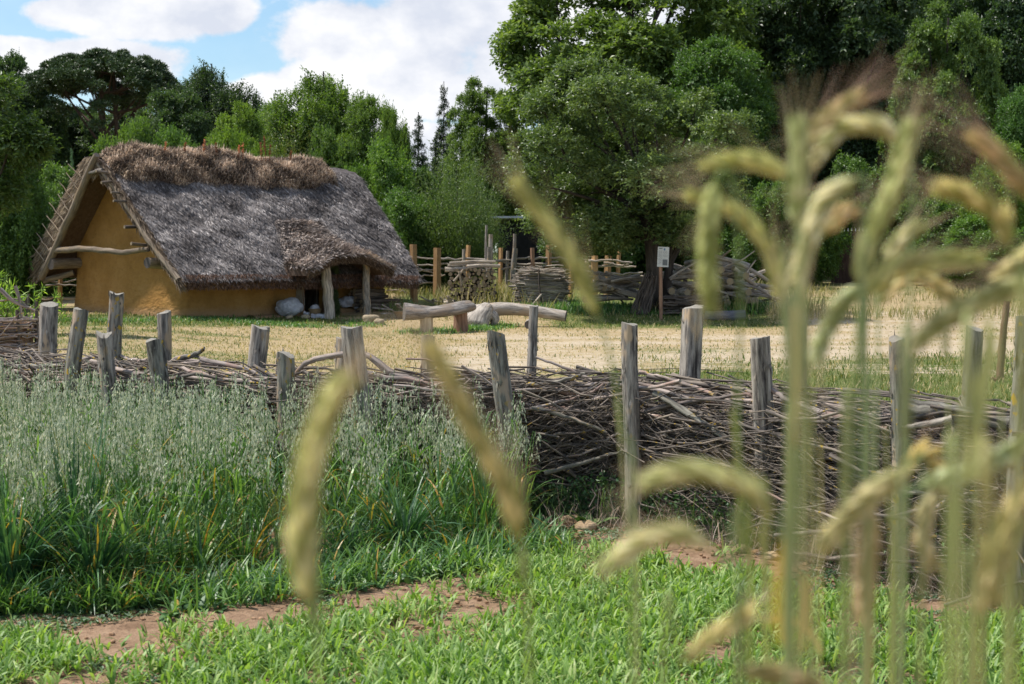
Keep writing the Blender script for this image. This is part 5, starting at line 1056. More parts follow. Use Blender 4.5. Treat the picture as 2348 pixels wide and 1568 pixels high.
    def pxb(pts, dY, r0, r1, mat=MW_STICK, rnd=.8, n=16):
        P = []
        for (x, y) in pts:
            Y = 10.
            for _ in range(20): Y = float(fy((x - CX) / FPX * Y)) + dY
            P.append(at(x, y, Y))
        P = bez(P, n); P += RNG.normal(0, .003, P.shape); mb = MB(); tube(mb, P, np.linspace(r0, r1, n) * RNG.uniform(.9, 1.12, n), 9, rnd, .04); part(mb, root, 'branch', mat)
    pxb([(668, 868), (700, 832), (760, 815), (830, 812), (875, 838), (900, 858), (980, 880), (1060, 890)], .1, .013, .03)             # arching pale limb
    pxb([(690, 845), (730, 825), (800, 818)], .15, .008, .006)
    pxb([(380, 860), (402, 828), (440, 815), (460, 806), (468, 798)], .3, .022, .011, MW_BARK, .4); pxb([(440, 815), (470, 822), (488, 834)], .3, .012, .007, MW_BARK, .4)
    pxb([(1228, 818), (1290, 842), (1380, 880), (1460, 905)], .1, .007, .013); pxb([(1465, 852), (1530, 868), (1640, 905)], .0, .009, .012)
    pxb([(1190, 885), (1240, 880), (1310, 868), (1340, 856)], -.05, .017, .009, MW_BARK); pxb([(1500, 900), (1600, 960), (1700, 1030)], -.25, .022, .016, MW_BARK, .5); pxb([(1220, 935), (1300, 955), (1390, 990)], -.25, .014, .007, MW_BARK)
    pxb([(1250, 1085), (1340, 1060), (1440, 1028)], -.25, .016, .007, MW_BARK, .6); pxb([(-20, 838), (80, 840), (170, 836)], .05, .02, .014, MW_BARK, .6); pxb([(1770, 895), (1850, 935), (2040, 985)], -.2, .012, .02, MW_STICK, .4)
    pxb([(2050, 985), (2110, 975), (2180, 962)], -.3, .012, .02, MW_POST); pxb([(2170, 950), (2185, 985), (2178, 1020)], -.3, .007, .009, MW_POST, 1); pxb([(1470, 945), (1560, 925), (1700, 905), (1720, 908)], -.2, .014, .008, MW_STICK, 1)
    pxb([(2060, 930), (2200, 950), (2360, 975)], 0, .045, .04, MW_BARK, .3)
    # the mass of twigs: one part
    mb = MB(); n = 5200; c = RNG.uniform(-4.6, 3.2, n); t = RNG.random(n); z = .04 + .80 * t ** .85; L_ = RNG.uniform(.25, 1.1, n); off = np.clip(RNG.normal(.2, .2, n), -.17, .58)
    ang = RNG.normal(0, .16, n) * (1 + 2.2 * (1 - t)) ; s = np.linspace(-.5, .5, 6); X = c[:, None] + (L_ * np.cos(ang))[:, None] * s; Zz = z[:, None] + (L_ * np.sin(ang))[:, None] * s; O = off[:, None] + RNG.normal(0, .12, n)[:, None] * s * 2 + .02 * np.sin(s * 9 + RNG.uniform(0, 6, (n, 1)))
    P = fr_pt(X, O, 0) ; P[..., 2] = np.clip(Zz + .015 * RNG.normal(size=Zz.shape), .01, .9); r0 = RNG.uniform(.003, .008, n) * np.where(RNG.random(n) < .2, 1.8, 1); R = r0[:, None] * np.linspace(1, .5, 6)
    tubes(mb, P, R, 5, RNG.uniform(.2, 1, n))
    n = 6500; c = RNG.uniform(-1.2, 3.2, n); z = RNG.uniform(.12, .7, n); a = RNG.uniform(-.9, .9, n) + RNG.choice([0, math.pi], n); L_ = RNG.uniform(.08, .35, n); s = np.linspace(0, 1, 4); cur = RNG.normal(0, .4, n)   # fine brush in front
    X = c[:, None] + L_[:, None] * np.cos(a[:, None] + cur[:, None] * s) * s; Zz = z[:, None] + L_[:, None] * np.sin(a[:, None] + cur[:, None] * s) * s; O = np.broadcast_to(RNG.uniform(-.2, .05, n)[:, None], X.shape) + 0 * X
    P = fr_pt(X, O, 0); P[..., 2] = np.clip(Zz, .02, .85); tubes(mb, P, np.linspace(.0028, .0012, 4)[None] * RNG.uniform(.7, 1.3, (n, 1)), 4, RNG.uniform(.3, 1, n))
    part(mb, root, 'brushwood', MW_TWIG, kind='stuff')
    # dark litter inside the fence
    mb = MB(); n = 9000; c = RNG.uniform(-4.5, 3.2, n); P = fr_pt(c, RNG.uniform(0, .5, n), 0); P[:, 2] = RNG.random(n) ** 1.3 * .62; leaves(mb, P, RNG.normal(0, 1, (n, 3)), RNG.normal(0, 1, (n, 3)), RNG.uniform(.03, .08, n), .03, RNG.random(n) * .5, .2)
    o = part(mb, root, 'leaf_litter', M_TURF, smooth=False, kind='stuff'); o.color = (.5, .45, .42, 1)
brush_fence()
def lone_stake():
    g = G(2292, 876); mb = MB(); P = bez([g + [0, 0, -.1], at(2296, 800, g[1]), at(2308, 690, g[1])], 12); tube(mb, P, np.linspace(.055, .04, 12), 10, .4, .07)
    tube(mb, [P[1], P[1] + [-.12, 0, .06]], [.03, .02], 6, .3, .05); solo(mb, g, 'stake', MW_STUMP, 'thin crooked brown stake standing alone in the yard at the far right', 'stake')
lone_stake()
def wattle_ring():
    Y = 19.; c = at(-75, 700, Y); rad = (at(80, 700, Y)[0] - c[0]); root = empty('wattle_bed', (c[0], Y, 0), 'round raised bed woven from dark branches at the left edge behind the fence', 'wattle bed'); rt = .93
    mb = MB(); n = 420; a0 = RNG.uniform(0, 6.28, n); L_ = RNG.uniform(.5, 1.3, n); s = np.linspace(0, 1, 8); z = RNG.uniform(.02, rt, n); A = a0[:, None] + L_[:, None] * s; rr = rad * (1 + .03 * np.sin(A * 14 + z[:, None] * 60)) + RNG.normal(0, .02, (n, 1))
    P = np.stack([c[0] + rr * np.cos(A), Y + rr * np.sin(A), np.broadcast_to(z[:, None], A.shape) + RNG.normal(0, .01, A.shape)], -1); tubes(mb, P, np.repeat(RNG.uniform(.008, .017, n)[:, None], 8, 1), 6, RNG.random(n)); part(mb, root, 'weave', MW_STICK, kind='stuff')
    mb = MB(); th = np.linspace(0, 6.2832, 40, endpoint=False); V = np.array([[c[0] + (rad - .06) * np.cos(t), Y + (rad - .06) * np.sin(t), z] for z in (0, .85) for t in th]).reshape(2, 40, 3); V = np.concatenate([V, np.broadcast_to([c[0], Y, .87], (1, 40, 3))]); mb.add(V, grid_faces(3, 40, True)[:, :, ::-1]); part(mb, root, 'soil', M_CLOD)
    for a in np.linspace(0, 6.28, 14, endpoint=False):
        mb = MB(); b = np.array([c[0] + rad * math.cos(a), Y + rad * math.sin(a), -.1]); tube(mb, [b, b + [RNG.normal(0, .02), 0, 1.12 + RNG.uniform(-.05, .12)]], [.028, .022], 7, .3); part(mb, root, 'stake', MW_DARK)
    for pts, rr in (([(0, 662), (30, 690), (80, 712)], .028), ([(0, 690), (40, 686), (60, 700)], .012), ([(0, 770), (25, 740), (55, 705)], .008), ([(35, 655), (45, 690), (50, 730)], .022)):
        P = bez([at(x, y, Y - rad * .8) for x, y in pts], 8); mb = MB(); tube(mb, P, np.linspace(rr, rr * .6, 8), 7, .4, .05); solo(mb, P[0], 'branch', MW_STICK, {662: 'thick peeled branch lying across the round woven bed', 690: 'thin branch lying flat on the round woven bed', 770: 'thin twig slanting up the side of the round woven bed', 655: 'dark upright stick at the rim of the round woven bed'}[pts[0][1]], 'branch')
    b = np.array([at(30, 700, Y + .4)[0], Y + .4, .8]); mb = MB(); n = 26
    for i in range(n):
        d = unit(np.array([RNG.normal(0, .35), RNG.normal(0, .3), 1])); h = RNG.uniform(.3, .68); s0 = b + RNG.normal(0, .15, 3) * [1.4, 1, 0]; k = 26; t = RNG.uniform(.15, 1, k); leaves(mb, s0 + d * (t * h)[:, None], RNG.normal(0, .8, (k, 3)) + [0, 0, .5], RNG.normal(0, .6, (k, 3)) + [0, 0, 1], RNG.uniform(.07, .13, k), .018, RNG.uniform(.3, 1, k), .1); tube(mb, [s0, s0 + d * h], [.006, .003], 4, .3, cap=False)
    o = solo(mb, b, 'willow_shoots', LF_MID, 'bright green narrow-leaved shoots growing in the round woven bed', 'plant', smooth=False); o.color = (1.6, 1.6, 1.1, 1)
wattle_ring()

# ------------------------------------------------------------------ the bed in front of the fence
def oat_front(x): return np.interp(x, [-3.2, -2.37, -1.77, -1.4, -1.0, -.63, -.05, .1], [7.2, 7.25, 7.3, 7.6, 7.95, 8.25, 8.7, 9.0])
def oats():
    mb, pn = MB(), MB(); n = 3100; Y = RNG.uniform(7.2, 13, n); X = -.37 * Y + RNG.random(n) * (.37 * Y + .12)
    k = (Y > oat_front(X)) & (Y < fy(X) - .3); X, Y = X[k], Y[k]; e = Y - oat_front(X)
    thin = sst((X + 1.2) / .35); pat = sn(np.stack([X, Y, 0 * X], -1), 4.5, 95, 2); k = RNG.random(len(X)) > thin * .12 + .06 + .45 * (pat < -.12); X, Y, e = X[k], Y[k], e[k]; n = len(X)
    h = (.69 + .155 * sst(e / 1.0)) * RNG.uniform(.72, 1.13, n) * (1 + .07 * sn(np.stack([X, Y, 0 * X], -1), 3.1, 96)); h *= np.where(X < -2.6, .97, 1.0)
    B = np.stack([X, Y, gz(X, Y)], -1); az = RNG.uniform(0, 6.28, n); lean = np.abs(RNG.normal(0, .11, n))
    # stems
    s = np.linspace(0, 1, 5); d = np.stack([np.cos(az) * np.sin(lean), np.sin(az) * np.sin(lean), np.cos(lean)], -1); P = B[:, None] + d[:, None] * (h[:, None] * s)[..., None]; P[..., 0] += (.03 * RNG.normal(size=(n, 1))) * s ** 2
    tubes(mb, P, np.linspace(.0028, .0014, 5)[None] * np.ones((n, 1)), 4, RNG.uniform(.2, .7, n))
    # leaves
    for j in range(5):
        t = RNG.uniform(.05, .62, n); p = B + d * (h * t)[:, None]; r = RNG.random(n) * .82; r = np.where(RNG.random(n) < .10, RNG.uniform(.85, 1, n), r)
        blades(mb, p, RNG.uniform(0, 6.28, n), RNG.uniform(.16, .36, n), RNG.uniform(.007, .014, n), RNG.uniform(.1, .5, n), RNG.uniform(.4, 2.3, n), r, K=6, roll=RNG.normal(0, .25, n))
    for j in range(4):  # basal blades
        p = B + np.stack([RNG.normal(0, .03, n), RNG.normal(0, .03, n), 0 * X], -1); r = RNG.random(n) * .75; r = np.where(RNG.random(n) < .04, RNG.uniform(.85, 1, n), r)
        blades(mb, p, RNG.uniform(0, 6.28, n), RNG.uniform(.2, .48, n), RNG.uniform(.007, .013, n), RNG.uniform(0, .45, n), RNG.uniform(.3, 1.7, n), r, K=6)
    # panicles
    flower = RNG.random(n) < np.where(e < .25, .35, .95); idx = np.where(flower)[0]; S = 38
    for j in range(S):
        i = idx; t = RNG.uniform(.70, 1.0, len(i)); sp = (1.04 - t) * .13 + .005; a = RNG.uniform(0, 6.28, len(i)); p = B[i] + d[i] * (h[i] * t)[:, None] + (.03 * 0)
        q = p + np.stack([np.cos(a) * sp, np.sin(a) * sp, RNG.uniform(-.015, .02, len(i))], -1)
        leaves(pn, q, np.stack([np.cos(a) * .25, np.sin(a) * .25, -np.ones(len(i))], -1) + RNG.normal(0, .18, (len(i), 3)), RNG.normal(0, 1, (len(i), 3)), RNG.uniform(.018, .03, len(i)), RNG.uniform(.006, .0105, len(i)), RNG.random(len(i)), .35)
        if j % 3 == 0:
            V = np.stack([p, p + [0, 0, .0016], q + [0, 0, .001], q], 1); pn.add(V, np.arange(len(i) * 4).reshape(-1, 4), None, .3)
    o = mb.build('oat_crop', LF_OAT, None, False); tag(o, 'dense stand of green oats with pale drooping panicles on the left', 'oats', kind='stuff')
    o2 = pn.build('panicles', LF_PANI, o, False); o2['kind'] = 'stuff'
oats()
def tufts():
    def tuft(px, py, n, ln, w, name, label, mat=LF_TUFT, lean=(.1, 1.1), spread=.06, bend=(.4, 1.6), fl=0):
        g = G(px, py); a = RNG.uniform(0, 6.28, n); rr = RNG.random(n) * spread; B = g + np.stack([np.cos(a) * rr, np.sin(a) * rr, 0 * a], -1); mb = MB()
        blades(mb, B, a + RNG.normal(0, .4, n), ln * RNG.uniform(.5, 1.15, n), w * RNG.uniform(.7, 1.2, n), RNG.uniform(*lean, n), RNG.uniform(*bend, n), RNG.random(n), K=8, roll=RNG.normal(0, .2, n))
        return solo(mb, g, name, mat, label, 'grass tuft', None, smooth=False)
    tuft(925, 1270, 300, .5, .012, 'grass_tuft', 'large fountain-like blue-green grass tuft right of the hanging rye ear')
    tuft(215, 1365, 330, .52, .013, 'grass_tuft', 'large dark blue-green grass tuft splayed over the soil at lower left')
    tuft(25, 1375, 240, .62, .015, 'grass_tuft', 'tall dark grass tuft at the left picture edge', lean=(0, .5))
    tuft(180, 1350, 60, .85, .015, 'grass_tuft', 'upright dark blades rising out of the splayed tuft at lower left', lean=(0, .12), bend=(0, .3))
    tuft(800, 1290, 120, .36, .012, 'grass_tuft', 'smaller dark green tuft between the hanging rye ear and the large fountain tuft')
    tuft(450, 1330, 160, .42, .012, 'grass_tuft', 'mid-green tuft at the front edge of the oats', LF_OAT)
    tuft(560, 1320, 130, .36, .012, 'grass_tuft', 'leafy tuft with a red-tipped blade left of the hanging rye ear', LF_OAT)
    tuft(1090, 1265, 110, .34, .010, 'grass_tuft', 'thin green tuft at the right end of the oats', LF_OAT)
    tuft(330, 1340, 150, .45, .012, 'grass_tuft', 'dense green tuft between the splayed tuft and the oats', LF_OAT)
    # broad-leaved weeds
    def dock(px, py, n, ln, w, label, h=0, col=(1, 1, 1), spread=.05):
        g = G(px, py); mb = MB(); a = RNG.uniform(0, 6.28, n); z = RNG.random(n) * h; B = g + np.stack([np.cos(a) * spread * .5, np.sin(a) * spread * .12, z], -1); sc = 1 - .55 * (z / max(h, .01))
        blades(mb, B, a, ln * RNG.uniform(.55, 1.1, n) * sc, w * RNG.uniform(.7, 1.2, n) * sc, RNG.uniform(.3, 1.0, n), RNG.uniform(.3, 1.3, n), RNG.random(n), K=8, prof=np.array([.12, .3, .7, 1, 1, .9, .7, .4, .03]), roll=RNG.normal(0, .3, n))
        if h: tube(mb, [g, g + [.01, 0, h * 1.05]], [.008, .004], 6, .3)
        o = solo(mb, g, 'dock_plant', LF_DOCK, label, 'weed', 'broad-leaved weeds'); o.color = (*col, 1)
    dock(1265, 1190, 34, .2, .06, 'tall dark broad-leaved weed growing against the brushwood right of the oats', .36, (.9, 1, 1))
    dock(1330, 1180, 22, .22, .07, 'second dark leafy weed at the fence foot, just right of the tallest one', .16, (.9, 1, 1))
    dock(1350, 1212, 12, .17, .06, 'pale ragged-leaved weed by the two brown stones', 0, (1.5, 1.4, 1.2))
    dock(1225, 1225, 18, .17, .05, 'low grey-green rosette at the right end of the oats', 0, (1.1, 1.2, 1.2))
    dock(1185, 1170, 20, .2, .05, 'leafy weed at the foot of the lichen-spotted stake', .2)
    dock(750, 1292, 12, .15, .04, 'small grey-leaved weed right of the hanging rye ear', .1, (1.5, 1.5, 1.6))
    dock(405, 1395, 20, .14, .05, 'grey-green rosette in front of the oats at lower left', .03, (1.3, 1.35, 1.3), .1)
    dock(450, 1380, 16, .12, .04, 'leafy rosette beside the grey-green one at lower left', .03, (1, 1.2, 1), .1)
    dock(580, 1375, 18, .13, .04, 'flat rosette on the soil left of the hanging rye ear', .02, (1.2, 1.3, 1.2), .12)
    dock(1080, 1345, 10, .1, .03, 'small bright weed on bare soil in front of the large fountain tuft', 0, (1.4, 1.6, 1), .05)
    dock(1880, 1290, 12, .16, .04, 'lone grey-leaved weed at the fence foot behind the right rye stems', .1, (1.4, 1.5, 1.5))
    for (px, py), lb in zip(((370, 1312), (356, 1345)), ('pale pink bindweed flower at the front of the oats, the upper of two', 'pale pink bindweed flower at the front of the oats, the lower of two')):
        g = G(px, py) + [0, -.02, .07]; mb = MB(); th = np.linspace(0, 6.283, 14, endpoint=False); ax = unit(np.array([.1, -.8, .6])); u = unit(np.cross(ax, [0, 0, 1])); v = np.cross(ax, u)
        V = np.array([[g + ax * z + (u * math.cos(t) + v * math.sin(t)) * r for t in th] for r, z in ((.003, -.02), (.008, 0), (.02, .008), (.021, .01))]); mb.add(V, grid_faces(4, 14, True)); tube(mb, [g - ax * .02, g - ax * .03 + [0, 0, -.07]], [.002, .002], 5); solo(mb, g, 'bindweed_flower', M_PINK, lb, 'flower')
    # stones
    st = [(1316, 1206, .055, 'dark brown stone at the fence foot below the leafy weeds'), (1343, 1220, .05, 'yellowish stone beside the dark brown one'), (1573, 1212, .06, 'pale flat stone at the fence foot under the arching ear'), (1518, 1196, .045, 'upright brown stone left of the pale flat one'), (1600, 1222, .05, 'rough brown stone right of the pale flat one'), (1696, 1268, .035, 'small round stone near the tall split stake'), (1768, 1282, .035, 'small brown stone right of the tall split stake'), (1660, 1235, .06, 'broad lumpy stone against the brushwood'), (1440, 1205, .04, 'small stone left of the straight grey stake foot')]
    for i, (px, py, r, lb) in enumerate(st):
        g = G(px, py); mb = MB(); blob(mb, g + [0, 0, r * .4], (r * 1.3, r, r * .75), 120 + i, .35, 2.2, 18, 11, flat=.2); solo(mb, g, 'stone', M_STONE, lb, 'stone', 'stones at the foot of the fence', smooth=False)
    mb = MB(); n = 2600; Y = RNG.uniform(5.4, 11, n); X = RNG.uniform(-.36, .36, n) * Y; k = Y < fy(X) - .02; X, Y = X[k], Y[k]; near = np.abs(Y - fy(X) + .45) < .4
    for x, y, nr in zip(X, Y, near):
        r = RNG.uniform(.004, .014) * (1.6 if nr else 1); blob(mb, [x, y, float(gz(x, y)) + r * .3], (r * 1.2, r, r * .7), RNG.integers(50), .35, 2.5, 7, 5)
    tag(mb.build('soil_clods', M_CLOD, None, False), 'crumbly brown soil clods on the bare earth of the bed', 'soil', kind='stuff')
tufts()
def young_grass():
    mb = MB(); n = 26000; Y = RNG.uniform(5.2, 9.4, n); X = RNG.uniform(-.38, .38, n) * Y; px, py = px_of(X, Y, 0 * X); P3 = np.stack([X, Y, 0 * X], -1)
    edge = np.interp(px, [-50, 150, 450, 620, 760, 1000, 1180, 1300, 1500, 1700, 1790, 1950, 2100, 2350], [1468, 1446, 1372, 1322, 1288, 1280, 1282, 1290, 1288, 1298, 1325, 1350, 1375, 1400])
    n1, n2 = sn(P3, 2.6, 81), sn(P3, 7, 82)
    den = sst((py - edge + 60 * n1 + 45 * n2) / 70) * np.clip(.55 + .85 * n1 + .7 * n2 + .25 * sst((px - 900) / 600), .03, 1)
    den *= np.where(px > 1850, np.clip(.45 + 1.0 * n1, .06, 1), 1); den *= 1 - .6 * np.exp(-((px - 1060) / 120) ** 2 - ((py - 1350) / 40) ** 2)
    k = RNG.random(n) < den; X, Y, n1 = X[k], Y[k], n1[k]; n = len(X); B0 = np.stack([X, Y, gz(X, Y)], -1)
    for j in range(5):
        B = B0 + np.stack([RNG.normal(0, .006, n), RNG.normal(0, .006, n), RNG.uniform(0, .03, n)], -1)
        blades(mb, B, RNG.uniform(0, 6.28, n), RNG.uniform(.035, .115, n) * (1 + .35 * n1), RNG.uniform(.006, .0145, n), RNG.uniform(.05, .95, n), RNG.uniform(.3, 1.6, n), np.clip(RNG.random(n) * .95, 0, 1), K=4, roll=RNG.normal(0, .3, n))
    tag(mb.build('young_grass', LF_GRASS, None, False), 'bright green seedling crop covering the soil in front', 'grass', kind='stuff')
    # low weeds: small round leaves near soil
    mb = MB(); n = 34000; Y = RNG.uniform(5.2, 10, n); X = RNG.uniform(-.37, .37, n) * Y; P3 = np.stack([X, Y, 0 * X], -1); k = (sn(P3, 2.1, 85) + .7 * sn(P3, 6, 86) > .0) & (Y < fy(X) - .1) ; X, Y = X[k], Y[k]; n = len(X); B = np.stack([X, Y, gz(X, Y) + .006], -1)
    for j in range(3):
        a = RNG.uniform(0, 6.28, n); leaves(mb, B + np.stack([np.cos(a) * .01, np.sin(a) * .01, 0 * a], -1), np.stack([np.cos(a), np.sin(a), RNG.uniform(.1, .8, n)], -1), RNG.normal(0, .25, (n, 3)) + [0, 0, 1], RNG.uniform(.012, .034, n), RNG.uniform(.008, .02, n), RNG.random(n), .2)
    o = mb.build('ground_weeds', LF_DOCK, None, False); tag(o, 'small grey-green weeds creeping over the bare soil', 'weeds', kind='stuff')
    # ragged low growth along the front of the oats
    mb = MB(); n = 5200; X = RNG.uniform(-3.0, .3, n); Y = oat_front(X) - .05 - np.where(X < -1.55, .22, .6) * RNG.random(n) ** 1.4; P3 = np.stack([X, Y, 0 * X], -1); k = sn(P3, 3.3, 97, 2) > -.12; X, Y = X[k], Y[k]; n = len(X)
    blades(mb, np.stack([X, Y, gz(X, Y)], -1), RNG.uniform(0, 6.28, n), RNG.uniform(.07, .26, n), RNG.uniform(.006, .013, n), RNG.uniform(.1, .9, n), RNG.uniform(.3, 1.8, n), np.where(RNG.random(n) < .05, .93, RNG.uniform(0, .8, n)), K=5, roll=RNG.normal(0, .3, n))
    tag(mb.build('low_growth', LF_OAT, None, False), 'ragged low green growth along the front edge of the oats', 'grass', kind='stuff')
    mb = MB(); n = 1500; X = RNG.uniform(-3.0, .3, n); Y = oat_front(X) - .02 - np.where(X < -1.55, .25, .65) * RNG.random(n) ** 1.2; blades(mb, np.stack([X, Y, gz(X, Y)], -1), RNG.uniform(0, 6.28, n), RNG.uniform(.05, .12, n), RNG.uniform(.02, .045, n), RNG.uniform(.4, 1.2, n), RNG.uniform(.2, 1.2, n), RNG.random(n), K=6, prof=np.array([.15, .6, 1, .95, .75, .45, .05]), roll=RNG.normal(0, .4, n))
    o = mb.build('leafy_weeds', LF_DOCK, None, False); o.color = (1.15, 1.25, 1.1, 1); tag(o, 'small broad-leaved weeds mixed along the front edge of the oats', 'weeds', kind='stuff')
    # creeping plants and dead grass under the fence
    mb = MB(); n = 6500; X = RNG.uniform(-.1, 3.0, n); off = RNG.uniform(-.32, -.12, n); Y = fy(X) + off; P3 = np.stack([X, Y, 0 * X], -1); pt = sn(P3, 4, 88); Z = RNG.random(n) ** 1.6 * (.28 + .16 * pt); B = np.stack([X, Y, Z], -1)
    leaves(mb, B, RNG.normal(0, 1, (n, 3)), RNG.normal(0, .6, (n, 3)) + [0, -.8, .6], RNG.uniform(.014, .04, n), RNG.uniform(.012, .03, n), RNG.random(n), .2)
    n = 900; X = RNG.uniform(-.1, 3.0, n); Y = fy(X) - .22 - .1 * RNG.random(n); blades(mb, np.stack([X, Y, gz(X, Y)], -1), RNG.uniform(0, 6.28, n), RNG.uniform(.08, .4, n), .006, RNG.uniform(0, .6, n), RNG.uniform(.2, 1.5, n), RNG.random(n), K=5)
    o = mb.build('creeping_weeds', LF_DOCK, None, False); o.color = (.95, 1.0, .9, 1); tag(o, 'ivy-like creeping weeds and grass at the foot of the brushwood fence', 'weeds', kind='stuff')
    mb = MB(); n = 2600; X = RNG.uniform(.2, 3.0, n); Y = fy(X) - .2 - .3 * RNG.random(n) ** 2; blades(mb, np.stack([X, Y, gz(X, Y)], -1), RNG.uniform(0, 6.28, n), RNG.uniform(.05, .3, n), .004, RNG.uniform(.2, 1.5, n), RNG.uniform(.2, 1.5, n), RNG.uniform(.1, .9, n), K=4); o = mb.build('dead_grass', M_TURF, None, False); tag(o, 'brown withered grass tangled at the fence foot', 'grass', kind='stuff')
young_grass()

# ------------------------------------------------------------------ rye in the foreground
def rye(label, ear, Y, tint, stem=None, dY=0.0, awn=.03, er=.0052, dead=False, leaf=None, stub=True, group='rye stalks in the foreground', dens=1.0):
    """ear: pixel points from its base (stem side) to its tip; stem: extra pixel points from the ear base downwards"""
    E = np.array([at(x, y, Y + dY * i / max(1, len(ear) - 1)) for i, (x, y) in enumerate(ear)]); ec = bez(E, 26)
    down = [at(x, y, Y) for x, y in (stem or [])]; last = down[-1] if down else ec[0] + np.array([0, 0, -.1]); foot = np.array([last[0] + RNG.normal(0, .01), Y + .03, float(gz(last[0], Y))])
    root = empty('rye_stalk', foot, label, 'rye', group)
    SP = bez([foot, (foot + last) / 2 + RNG.normal(0, .004, 3)] + down[::-1] + [ec[0]], 26); mb = MB(); tube(mb, SP, np.linspace(.0014, .0009, 26), 8, .35 if not dead else .9); o = part(mb, root, 'stem', M_RYE); o.color = (*[a * b for a, b in zip(tint, (.62, .78, .8))], 1) if not dead else (*tint, 1)
    mb = MB(); T = unit(np.gradient(ec, axis=0)); tube(mb, ec, er * .5 * np.interp(np.linspace(0, 1, 26), [0, .1, .8, 1], [.5, 1, .9, .3]), 8, .2)
    er = er * .84; ln = np.linalg.norm(np.diff(ec, axis=0), axis=1).sum(); n = int(ln / .0058); f = np.repeat((np.arange(n) + .5) / n, 4) ; k = np.tile(np.arange(4), n); idx = f * 25; i0 = idx.astype(int).clip(0, 24); fr_ = (idx - i0)[:, None]; P = ec[i0] * (1 - fr_) + ec[i0 + 1] * fr_; Tt = unit(T[i0])
    ref = unit(np.cross(Tt, np.array([0.3, .5, .2]))); bi = np.cross(Tt, ref); a = k * math.pi / 2 + .35 * (k % 2) + np.repeat(np.arange(n), 4) % 2 * .5; Nn = ref * np.cos(a)[:, None] + bi * np.sin(a)[:, None]; sc = np.interp(f, [0, .12, .75, 1], [.7, 1, .92, .55])
    Ns = len(P); s = np.linspace(0, 1, 6); sp_l = .0145; D = unit(Tt + Nn * .36); base = P + Nn * (er * .28 * sc)[:, None]; PP = base[:, None] + D[:, None] * (sp_l * s[None] * sc[:, None])[..., None] + Nn[:, None] * (.001 * np.sin(s * 3.14))[None, :, None]
    tubes(mb, PP, (er * .42) * sc[:, None] * np.array([.35, .95, 1, .75, .4, .08])[None], 6, np.clip(RNG.choice([.25, .95], Ns) + RNG.normal(0, .12, Ns), 0, 1)); eo = part(mb, root, 'ear', M_RYE); eo.color = (*tint, 1)
    mb = MB(); aw = awn * RNG.uniform(.6, 1.2, Ns); q0 = PP[:, -1]; D2 = unit(Tt + Nn * RNG.uniform(.1, .5, (Ns, 1)) + RNG.normal(0, .05, (Ns, 3))); PA = q0[:, None] + D2[:, None] * (aw[:, None] * np.linspace(0, 1, 3))[..., None]
    sel = RNG.random(Ns) < .6; PA = PA[sel]; tubes(mb, PA, np.array([.00036, .00025, .00012])[None] * np.ones((len(PA), 1)), 3, RNG.uniform(.2, 1, len(PA))); o = part(mb, eo, 'awns', M_AWN); o.color = (1, .5 + .5 * tint[1] / max(tint[0], .8), .95, 1)
    if leaf:
        P = bez([at(x, y, Y + .01) for x, y in leaf], 16); T = unit(np.gradient(P, axis=0)); S = unit(np.cross(T, [0, 1, .25])); w = .0042 * np.interp(np.linspace(0, 1, 16), [0, .3, .7, 1], [.6, 1, .8, .05]); V = np.stack([P - S * w[:, None], P + [0, .0015, 0], P + S * w[:, None]], 1); mb = MB(); mb.add(V, grid_faces(16, 3), None, .7); o = part(mb, root, 'leaf', M_RYE); o.color = (1.2, .75, .35, 1) if dead else (.9, .95, .7, 1)
GR, OL, TAN, PALE, YG = (1, 1.03, .8), (.82, .9, .5), (1.12, .93, .74), (1.15, 1.13, 1.05), (1.05, 1.08, .7)
